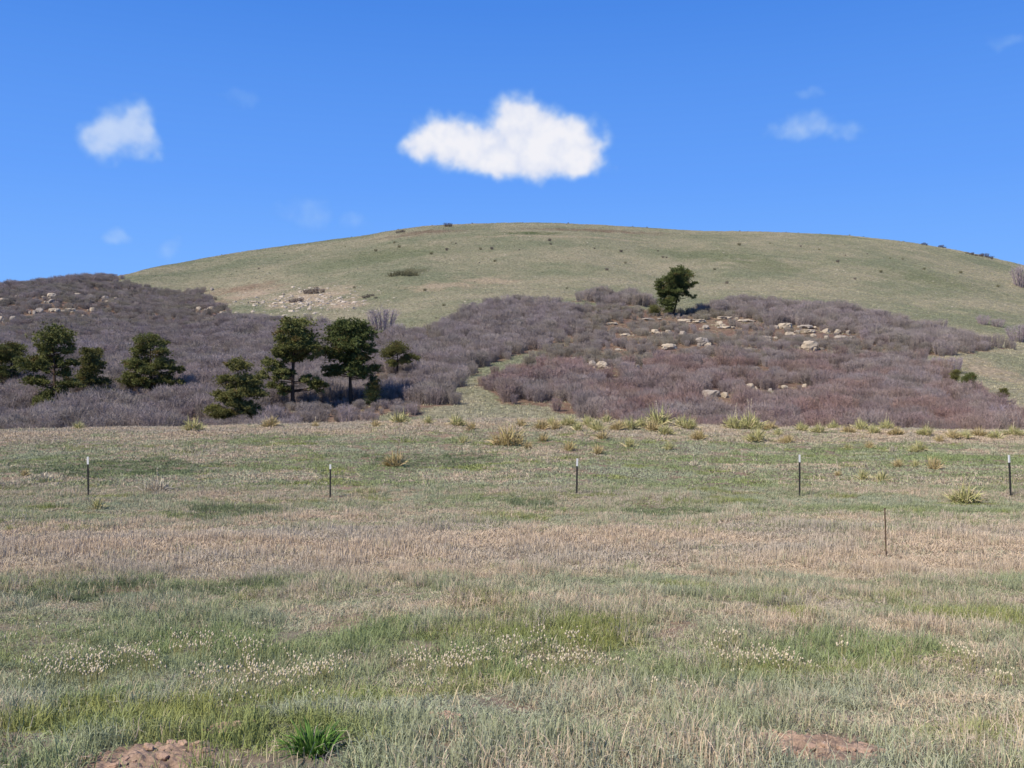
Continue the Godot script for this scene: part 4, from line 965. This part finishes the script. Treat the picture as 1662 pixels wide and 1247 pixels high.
func build_yuccas() -> void:
	var leaf := matte(Color(1, 1, 1), .6)
	leaf.backlight_enabled = true
	leaf.backlight = Color(.15, .15, .08)
	var greens := [Color(.40, .39, .17), Color(.42, .35, .165), Color(.40, .37, .28)]
	var deads := [Color(.54, .46, .27), Color(.46, .36, .20), Color(.54, .47, .35)]
	var kinds := []
	for i in 3:
		var row := []
		for j in 3:
			row.append(yucca_mesh(120 if i < 2 else 55, [.25, .45, .8][i], greens[i], deads[i]))
		kinds.append(row)
	var dry := matte(Color(.55, .47, .33).linear_to_srgb(), .9, false)
	var dark := matte(Color(.10, .075, .055).linear_to_srgb(), .9, false)
	for y in [
	[-15.43, 44.68, 0.95, 0, 0, "lone yellow green yucca on the left crest before the low pine", "yuccas in the field"],
	[-10.24, 22.83, 0.43, 0, 0, "dark based yucca at the foot of the leftmost fence post", "yuccas in the field"],
	[-10.16, 26.46, 0.78, 0.25, 2, "wide dead grey yucca right of the leftmost fence post", "yuccas in the field"],
	[-9.78, 17.98, 0.22, 0, 0, "small yucca at the left edge before the tan grass", "yuccas in the field"],
	[-22.62, 48.26, 0.64, 0, 0, "small yucca on the left half of the crest, first from left", "yuccas of the left crest"],
	[-14.86, 29.37, 0.51, 0, 2, "pale withered yucca left of the leftmost fence post", "yuccas in the field"],
	[-12.06, 46.37, 0.87, 0, 1, "small yucca on the left half of the crest, second from left", "yuccas of the left crest"],
	[-9.89, 46.5, 0.5, 0.25, 1, "small yucca on the left half of the crest, third from left", "yuccas of the left crest"],
	[-0.2, 38.23, 1.27, 0, 1, "largest brownish yucca in the middle of the field", "yuccas in the field"],
	[-4.13, 32.99, 0.84, 0.57, 1, "yucca with dark upright stalk between second and third posts", "yuccas in the field"],
	[-2.67, 43.6, 0.81, 0.29, 0, "small yucca on the left half of the crest, seventh from left", "yuccas of the left crest"],
	[-4.07, 44.85, 0.6, 0, 0, "small yucca on the left half of the crest, sixth from left", "yuccas of the left crest"],
	[-5.58, 45.7, 0.91, 0, 0, "small yucca on the left half of the crest, fifth from left", "yuccas of the left crest"],
	[1.41, 43.08, 0.75, 0, 1, "yellow green yucca in the row along the middle crest, second from left", "yuccas of the middle crest"],
	[1.89, 44.31, 0.59, 0, 0, "yellow green yucca in the row along the middle crest, third from left", "yuccas of the middle crest"],
	[0.44, 43.76, 0.58, 0, 1, "yellow green yucca in the row along the middle crest, first from left", "yuccas of the middle crest"],
	[2.73, 44.1, 0.76, 0, 0, "yellow green yucca in the row along the middle crest, fifth from left", "yuccas of the middle crest"],
	[3.62, 44.14, 0.71, 0, 0, "yellow green yucca in the row along the middle crest, seventh from left", "yuccas of the middle crest"],
	[3.91, 42.79, 0.8, 0, 0, "yellow green yucca in the row along the middle crest, eighth from left", "yuccas of the middle crest"],
	[4.75, 46.31, 0.68, 0.25, 0, "yellow green yucca in the row along the middle crest, ninth from left", "yuccas of the middle crest"],
	[5.04, 43.46, 0.75, 0, 1, "yellow green yucca in the row along the middle crest, tenth from left", "yuccas of the middle crest"],
	[5.58, 43.83, 0.88, 0, 0, "yellow green yucca in the row along the middle crest, eleventh from left", "yuccas of the middle crest"],
	[7.38, 46.5, 1.43, 0.43, 0, "big yellow green yucca mound on the crest below mid slope rocks", "yuccas in the field"],
	[6.33, 45.01, 0.78, 0, 0, "yellow green yucca in the row along the middle crest, twelfth from left", "yuccas of the middle crest"],
	[7, 42.35, 0.73, 0, 0, "yellow green yucca in the row along the middle crest, fourteenth from left", "yuccas of the middle crest"],
	[6.48, 38.09, 0.56, 0, 0, "small yucca in the pale grass just below middle crest, eighth from left", "yuccas below the middle crest"],
	[2.3, 37.18, 0.59, 0, 1, "small yucca in the pale grass just below middle crest, fourth from left", "yuccas below the middle crest"],
	[3.41, 36.49, 0.58, 0, 1, "small yucca in the pale grass just below middle crest, fifth from left", "yuccas below the middle crest"],
	[0.65, 37.51, 0.5, 0, 1, "small yucca in the pale grass just below middle crest, second from left", "yuccas below the middle crest"],
	[1.33, 39.22, 0.58, 0, 1, "small yucca in the pale grass just below middle crest, third from left", "yuccas below the middle crest"],
	[4.92, 38.65, 0.62, 0, 0, "small yucca in the pale grass just below middle crest, seventh from left", "yuccas below the middle crest"],
	[-2.05, 38.94, 0.52, 0, 0, "small yucca in the pale grass just below middle crest, first from left", "yuccas below the middle crest"],
	[3.94, 40.24, 0.64, 0, 1, "small yucca in the pale grass just below middle crest, sixth from left", "yuccas below the middle crest"],
	[8.61, 47.49, 0.76, 0, 0, "yellow green yucca in the row along the middle crest, fifteenth from left", "yuccas of the middle crest"],
	[8.51, 45.29, 0.97, 0, 0, "yellow green yucca in the row along the middle crest, sixteenth from left", "yuccas of the middle crest"],
	[11.16, 46.5, 1.12, 0.68, 0, "crest yucca with one tall pale stalk, left of two", "yuccas in the field"],
	[11.93, 46.5, 1.3, 0.81, 0, "crest yucca with twin tall pale stalks", "yuccas in the field"],
	[11.04, 41.5, 0.94, 0, 0, "tall full yucca just below the twin stalk yucca", "yuccas in the field"],
	[8.37, 41.43, 0.72, 0, 1, "small yucca in the pale grass just below middle crest, ninth from left", "yuccas below the middle crest"],
	[13.87, 43.17, 0.4, 0, 2, "yucca in the pale grass along the right crest, fifth from left", "yuccas of the right crest"],
	[12.33, 41.27, 0.72, 0, 1, "yucca in the pale grass along the right crest, third from left", "yuccas of the right crest"],
	[16.51, 47.44, 0.82, 0, 0, "yucca in the pale grass along the right crest, seventh from left", "yuccas of the right crest"],
	[17.55, 46.5, 1.05, 0.25, 0, "yucca in the pale grass along the right crest, tenth from left", "yuccas of the right crest"],
	[15.29, 39.54, 0.63, 0, 1, "yucca in the pale grass along the right crest, eleventh from left", "yuccas of the right crest"],
	[14.36, 39.44, 0.53, 0, 0, "yucca in the pale grass along the right crest, ninth from left", "yuccas of the right crest"],
	[19.64, 48.6, 0.97, 0.39, 0, "yucca in the pale grass along the right crest, thirteenth from left", "yuccas of the right crest"],
	[18.89, 43.8, 0.53, 0, 2, "yucca in the pale grass along the right crest, sixteenth from left", "yuccas of the right crest"],
	[20.77, 43.58, 0.81, 0, 1, "yucca in the pale grass along the right crest, twentieth from left", "yuccas of the right crest"],
	[22.54, 44.6, 0.83, 0, 1, "yucca in the pale grass along the right crest, twenty-second from left", "yuccas of the right crest"],
	[16.94, 38.45, 0.87, 0, 0, "yucca in the pale grass along the right crest, seventeenth from left", "yuccas of the right crest"],
	[15.77, 38.35, 0.56, 0, 2, "yucca in the pale grass along the right crest, fourteenth from left", "yuccas of the right crest"],
	[10.9, 30.9, 0.29, 0.45, 1, "thin yucca with a pale stalk right of the fourth post", "yuccas in the field"],
	[11.28, 29.67, 0.51, 0, 0, "yucca in green strip between the two right posts, first from left", "yuccas between the right posts"],
	[11.63, 29.07, 0.5, 0, 0, "yucca in green strip between the two right posts, second from left", "yuccas between the right posts"],
	[13.85, 33.14, 0.44, 0, 1, "yucca in green strip between the two right posts, third from left", "yuccas between the right posts"],
	[14.45, 33.15, 0.44, 0, 0, "yucca in green strip between the two right posts, fourth from left", "yuccas between the right posts"],
	[14.75, 32.25, 0.65, 0, 1, "yucca in green strip between the two right posts, fifth from left", "yuccas between the right posts"],
	[12.05, 24.55, 0.75, 0.39, 0, "large yucca with leaning stalk before the rightmost post", "yuccas in the field"],
	[2.02, 42.78, 0.68, 0, 1, "yellow green yucca in the row along the middle crest, fourth from left", "yuccas of the middle crest"],
	[3.02, 42.36, 0.62, 0, 0, "yellow green yucca in the row along the middle crest, sixth from left", "yuccas of the middle crest"],
	[6.63, 43.78, 0.82, 0, 1, "yellow green yucca in the row along the middle crest, thirteenth from left", "yuccas of the middle crest"],
	[12.87, 46.07, 0.86, 0, 1, "yucca in the pale grass along the right crest, first from left", "yuccas of the right crest"],
	[12.46, 43.38, 0.64, 0, 0, "yucca in the pale grass along the right crest, second from left", "yuccas of the right crest"],
	[14.25, 45.59, 0.79, 0, 0, "yucca in the pale grass along the right crest, fourth from left", "yuccas of the right crest"],
	[14.82, 44.56, 0.83, 0.24, 0, "yucca in the pale grass along the right crest, sixth from left", "yuccas of the right crest"],
	[16.27, 44.79, 0.78, 0, 1, "yucca in the pale grass along the right crest, eighth from left", "yuccas of the right crest"],
	[17.41, 44.48, 0.83, 0, 0, "yucca in the pale grass along the right crest, twelfth from left", "yuccas of the right crest"],
	[18.37, 44.16, 0.77, 0, 1, "yucca in the pale grass along the right crest, fifteenth from left", "yuccas of the right crest"],
	[19.93, 44.34, 0.89, 0.24, 0, "yucca in the pale grass along the right crest, eighteenth from left", "yuccas of the right crest"],
	[19.53, 42.2, 0.68, 0, 1, "yucca in the pale grass along the right crest, nineteenth from left", "yuccas of the right crest"],
	[21.44, 43.63, 0.76, 0, 0, "yucca in the pale grass along the right crest, twenty-first from left", "yuccas of the right crest"],
	[22.95, 43.73, 0.82, 0, 0, "yucca in the pale grass along the right crest, twenty-third from left", "yuccas of the right crest"],
	[24.26, 44.71, 0.89, 0.24, 0, "yucca in the pale grass along the right crest, twenty-fourth from left", "yuccas of the right crest"],
	[-1.86, 42.33, 0.62, 0, 1, "small yucca on the left half of the crest, eighth from left", "yuccas of the left crest"],
	[-6.57, 44.57, 0.59, 0, 1, "small yucca on the left half of the crest, fourth from left", "yuccas of the left crest"],
	[-15.97, 30.28, 0.36, 0, 1, "thin low yucca at the left edge above the fence line", "yuccas in the field"],
	[6.57, 33.3, 0.44, 0.22, 2, "small dead yucca with bent pale stem left of fourth post", "yuccas in the field"],
	[8.82, 35.38, 0.19, 0.33, 2, "single pale bent dry stalk below the crest", "yuccas in the field"]]:
		var w: float = y[2]
		var t := thing("yucca_plant", y[5], "yucca", place(y[0], y[1], .01), y[6])
		var k := w * (1.5 if not "right crest" in y[6] else 1.2)
		if w > .2:
			part("leaf_rosette", kinds[y[4]][rng.randi() % 3], leaf, t, Transform3D(Basis(Vector3.UP, rng.randf() * TAU).scaled(Vector3(k * .85, k * 1.15, k * .85)), Vector3.ZERO))
			if w > .7:
				for i in 2:
					var a := rng.randf() * TAU
					part("side_rosette", kinds[y[4]][rng.randi() % 3], leaf, t, Transform3D(Basis(Vector3.UP, rng.randf() * TAU).scaled(Vector3.ONE * k * .7), Vector3(cos(a) * w * .3, 0, sin(a) * w * .3)))
		if y[3] > 0.0:
			var n := 2 if "twin" in y[5] else 1
			for i in n:
				var s := Soup.new()
				var lean := rng.randf_range(-.1, .1) if not "leaning" in y[5] else .3
				var h: float = y[3] + .42 * k
				var mid := Vector3(lean * h * .5 + i * .1, h * .6, 0)
				s.tube(Vector3(i * .06, 0, 0), mid, .011, .009, 6, Color.WHITE)
				s.tube(mid, Vector3(lean * h * 1.2 + i * .12, h, .03), .009, .006, 6, Color.WHITE)
				for j in 5:
					var at := mid.lerp(Vector3(lean * h * 1.2 + i * .12, h, .03), j / 5.0)
					s.tube(at, at + Vector3(rng.randf_range(-.05, .05), .035, rng.randf_range(-.05, .05)), .007, .010, 4, Color.WHITE)
				part("flower_stalk", s.mesh(), dark if "dark upright" in y[5] else dry, t)

func build_mounds() -> void:
	var dirt := matte(Color(1, 1, 1), 1.0)
	dirt.albedo_texture = grain(.03, .6, 1.1, 53)
	dirt.uv1_triplanar = true
	dirt.uv1_world_triplanar = true
	dirt.uv1_scale = Vector3(2.5, 2.5, 2.5)
	var lump := matte(Color(.375, .255, .18).linear_to_srgb(), 1.0)
	var labels := ["red bare soil mound in the grass at lower right", "red bare soil mound at the bottom left of the field", "small red soil scrape above the bottom left mound", "small red soil scrape right of the bright green clump"]
	var clods := []
	for i in 4:
		clods.append(rock_mesh(300 + i, 1.1))
	for i in mounds.size():
		var m: Array = mounds[i]
		var t := thing("soil_mound", labels[i], "soil mound", place(m[0], m[1]), "bare soil mounds")
		var o := t.position
		var heap := lattice(56, 56, func(a: int, b: int) -> Vector3:
			var px: float = (a / 55.0 - .5) * 2.5 * m[2]
			var pd: float = (b / 55.0 - .5) * 2.5 * m[3]
			var e := Vector2(px / m[2], pd / m[3]).length()
			var lift: float = m[4] * (1.0 - smoothstep(.1, 1.15, e)) * (.8 + noise_fine.get_noise_2d((m[0] + px) * 12.0, (m[1] + pd) * 12.0) * 1.6) + noise_fine.get_noise_2d((m[0] + px) * 45.0, (m[1] + pd) * 45.0) * .022 - smoothstep(.85, 1.2, e) * .05
			return place(m[0] + px, m[1] + pd, -lift - .004) - o,
			func(p: Vector3) -> Color:
				var k := .95 + noise_fine.get_noise_2d(p.x * 9.0, p.z * 9.0) * .5
				return Color(.375 * k, .265 * k, .19 * k))
		part("heap", heap, dirt, t)
		for j in int(110 * m[2]):
			var a := rng.randf() * TAU
			var r := sqrt(rng.randf())
			var q := Vector3(cos(a) * r * m[2], 0, sin(a) * r * m[3])
			var size := rng.randf_range(.008, .03)
			q.y = ground_height(m[0] + q.x, m[1] - q.z) - o.y + m[4] * (1.0 - smoothstep(.1, 1.15, r)) + size * .2
			part("clod", clods[rng.randi() % 4], lump, t, Transform3D(Basis(Vector3.UP, rng.randf() * TAU).scaled(Vector3(size, size * .8, size)), q))
	# vivid green clump at the very front
	var g := thing("green_clump", "vivid dark green grass clump at the bottom of the field", "grass clump", place(-.914, 4.25, .01))
	var lush := matte(Color(1, 1, 1), .5)
	lush.backlight_enabled = true
	lush.backlight = Color(.3, .35, .1)
	var s := Soup.new()
	for i in 210:
		var a := rng.randf() * TAU
		var up := rng.randf_range(.35, 1.4)
		var k := rng.randf_range(.7, 1.3)
		blade(s, Vector3(cos(a), 0, sin(a)) * rng.randf_range(.0, .09), Vector3(cos(a) * cos(up), sin(up), sin(a) * cos(up)), rng.randf_range(.10, .20), rng.randf_range(.006, .011), rng.randf_range(.1, .5), Color(.085 * k, .165 * k, .035 * k))
	part("leaves", s.mesh(), lush, g)

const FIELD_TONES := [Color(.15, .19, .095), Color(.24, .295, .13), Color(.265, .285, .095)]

func grass_tint(straw: float, x: float, d: float) -> Color:
	var green := Color(.255, .30, .14)
	var sage := Color(.33, .355, .235)
	var moss := Color(.24, .275, .08)
	var tan_ := Color(.54, .435, .315)
	var grey := Color(.45, .395, .31)
	var n := noise_tint.get_noise_2d(x * 1.5, d * 3.0)
	var g := green.lerp(sage, clampf(.5 + n * 1.5, 0, 1)).lerp(moss, smoothstep(.22, .4, noise_patch.get_noise_2d(x * 6.0 + 200.0, d * 9.0)) * .8)
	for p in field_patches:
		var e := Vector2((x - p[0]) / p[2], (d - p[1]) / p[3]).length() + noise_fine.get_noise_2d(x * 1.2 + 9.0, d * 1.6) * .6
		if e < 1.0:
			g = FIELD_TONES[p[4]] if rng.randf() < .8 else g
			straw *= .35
	var t := tan_.lerp(grey, clampf(.35 - n * 1.6, 0, 1))
	var c := t if rng.randf() < straw * straw * (3.0 - 2.0 * straw) else g
	c = c.lerp(t, straw * .35)
	var k := rng.randf_range(.8, 1.2)
	return Color(c.r * k, c.g * k, c.b * k)

func build_grass() -> void:
	var leaf := matte(Color(1, 1, 1), .8)
	leaf.backlight_enabled = true
	leaf.backlight = Color(.3, .3, .22)
	# from, to, count, blades, radius, short, tall, width, name, label, lean, how far it keeps to clumps
	var zones := [
		[2.6, 13.0, 36000, 28, .09, .035, .10, .0042, "front_grass", "green and straw grass of the near meadow, blades distinct", 1.3, -1.0],
		[2.6, 13.0, 26000, 16, .06, .10, .23, .0034, "wispy_grass", "longer wispy grass tufts of the near meadow", .62, -.12],
		[13.0, 28.0, 56000, 24, .13, .04, .13, .0085, "middle_grass", "pale tan and green grass around the line of posts", 1.3, -1.0],
		[13.0, 28.0, 30000, 14, .09, .12, .27, .0062, "tall_tan_grass", "taller pale tan grass in the belt before the posts", .6, -.05],
		[28.0, 60.0, 70000, 22, .20, .05, .15, .017, "crest_grass", "green and pale grass rising to the field crest", 1.2, -1.0],
		[28.0, 60.0, 16000, 12, .14, .12, .26, .012, "crest_tufts", "longer pale tufts along the field crest", .6, .0],
	]
	for z in zones:
		var kinds := []
		for i in 3:
			kinds.append(tuft(z[3], z[4], z[5], z[6], z[7], z[10], Color(1.5, 1.35, 1.5), .16))
		var spots := [[], [], []]
		var tints := [PackedColorArray(), PackedColorArray(), PackedColorArray()]
		for i in z[2]:
			var d := sqrt(rng.randf_range(z[0] * z[0], z[1] * z[1]))
			var x := rng.randf_range(-.66, .66) * d + rng.randf_range(-.6, .6)
			if mound_at(x, d) > .06 and rng.randf() < .93:
				continue
			if d < 4.6 and Vector2(x + .914, d - 4.2).length() < .17:
				continue
			if noise_tint.get_noise_2d(x * 5.0 + 60.0, d * 3.0) < z[11]:
				continue
			var straw := straw_share(x, d)
			var thin := noise_fine.get_noise_2d(x * 1.3 + 300.0, d * 1.3)
			if thin > .3 and rng.randf() < .7:
				continue
			var k := rng.randi() % 3
			var s := rng.randf_range(.65, 1.2) * (.8 + straw * .35) * (1.0 + noise_tint.get_noise_2d(x * 4.0, d * 4.0) * .5)
			var wide := rng.randf_range(.8, 1.2)
			spots[k].append(Transform3D(Basis(Vector3.UP, rng.randf() * TAU).scaled(Vector3(wide, s, wide)), place(x, d)))
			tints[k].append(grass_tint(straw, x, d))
		for k in 3:
			scatter(z[8], z[9], "grass", kinds[k], leaf, spots[k], tints[k])
	# long dry stems
	var stem := tuft(5, .08, .10, .26, .0030, .75, Color(1, 1, 1), 0.0)
	var sp := []
	var ti := PackedColorArray()
	for i in 11000:
		var d := sqrt(rng.randf_range(7.0, 190.0)) if i > 2500 else sqrt(rng.randf_range(100.0, 600.0))
		var x := rng.randf_range(-.62, .62) * d
		if rng.randf() > .45 + straw_share(x, d) * .5 or noise_tint.get_noise_2d(x * 6.0, d * 5.0) < -.1 or mound_at(x, d) > 0.0:
			continue
		var k := rng.randf_range(.85, 1.2)
		sp.append(Transform3D(Basis(Vector3.UP, rng.randf() * TAU).scaled(Vector3.ONE * rng.randf_range(.7, 1.1)), place(x, d)))
		ti.append(Color(.58 * k, .49 * k, .33 * k))
	scatter("dry_stems", "long pale dry stems standing above the grass", "grass", stem, leaf, sp, ti)
	# pale seed heads in a belt across the front
	var head := Soup.new()
	for i in 5:
		var a := rng.randf() * TAU
		var top := Vector3(cos(a) * rng.randf_range(.02, .08), rng.randf_range(.10, .19), sin(a) * rng.randf_range(.02, .08))
		var foot := Vector3(cos(a) * .015, -.02, sin(a) * .015)
		head.tube(foot, top, .0022, .0018, 4, Color(.55, .6, .35))
		var axis := (top - foot).normalized() + Vector3(rng.randf_range(-.5, .5), 0, rng.randf_range(-.5, .5))
		var tip := top + axis.normalized() * rng.randf_range(.022, .038)
		head.tube(top, top.lerp(tip, .45), .002, .0085, 6, Color(1, .97, .9))
		head.tube(top.lerp(tip, .45), tip, .0085, .001, 6, Color(1, .97, .9))
	sp = []
	ti = PackedColorArray()
	for i in 900:
		var x := rng.randf_range(-4.6, 4.6)
		var d := 6.95 + rng.randfn() * .55 + noise_patch.get_noise_2d(x * 6.0, 3.0) * .8
		if noise_tint.get_noise_2d(x * 9.0 + 31.0, d * 5.0) < -.02 + maxf(x - .5, 0.0) * .12:
			continue
		var k := rng.randf_range(.8, 1.1)
		sp.append(Transform3D(Basis(Vector3.UP, rng.randf() * TAU).scaled(Vector3.ONE * rng.randf_range(.65, 1.0)), place(x, d)))
		ti.append(Color(.56 * k, .50 * k, .37 * k))
	scatter("seed_heads", "belt of small whitish seed heads across the near meadow", "flowers", head.mesh(), leaf, sp, ti)
	# stones strewn over the hill
	sp = []
	ti = PackedColorArray()
	for i in 1500:
		var d := sqrt(rng.randf_range(200.0 * 200.0, 420.0 * 420.0))
		var x := rng.randf_range(-.6, .6) * d
		if noise_patch.get_noise_2d(x * .8 + 17.0, d * .8) < -.05 or in_oak(x, d) >= 0:
			continue
		var k := rng.randf_range(.35, .55)
		var w := rng.randf_range(.1, .38)
		sp.append(Transform3D(Basis(Vector3.UP, rng.randf() * TAU).scaled(Vector3(w, w * .6, w)), place(x, d)))
		ti.append(Color(k, k * .88, k * .7))
	for i in 400:
		var x := -57.0 + rng.randfn() * 10.0
		var d := 252.0 + rng.randfn() * 11.0 - (x + 57.0) * .5
		if in_oak(x, d) >= 0:
			continue
		var k := rng.randf_range(.4, .52)
		var w := rng.randf_range(.15, .5) if rng.randf() < .8 else rng.randf_range(.5, .95)
		sp.append(Transform3D(Basis(Vector3.UP, rng.randf() * TAU).scaled(Vector3(w, w * .6, w)), place(x, d)))
		ti.append(Color(k, k * .87, k * .7))
	scatter("hill_stones", "small pale stones strewn over the upper grass slope", "stones", rock_mesh(500, 1.0), matte(Color(1, 1, 1)), sp, ti)
	# turf of the valley and the hill
	var turf := []
	for i in 3:
		turf.append(tuft(16, .5, .12, .38, .05, .9, Color(1.35, 1.25, 1.3), .2))
	var spots := [[], [], []]
	var tints := [PackedColorArray(), PackedColorArray(), PackedColorArray()]
	for i in 150000:
		var d := sqrt(rng.randf_range(78.0 * 78.0, 425.0 * 425.0))
		var x := rng.randf_range(-.6, .6) * d
		if in_oak(x, d) >= 0 and rng.randf() < .8:
			continue
		var c := hill_tone(x, d)
		if c.r > .38 and rng.randf() < .7:
			continue
		var k := rng.randf_range(.75, 1.3) * 1.15
		var j := rng.randi() % 3
		spots[j].append(Transform3D(Basis(Vector3.UP, rng.randf() * TAU).scaled(Vector3.ONE * rng.randf_range(.6, 1.25)), place(x, d)))
		tints[j].append(Color(c.r * k, c.g * k, c.b * k))
	for k in 3:
		scatter("hill_grass", "short olive and straw grass covering the hill", "grass", turf[k], leaf, spots[k], tints[k])
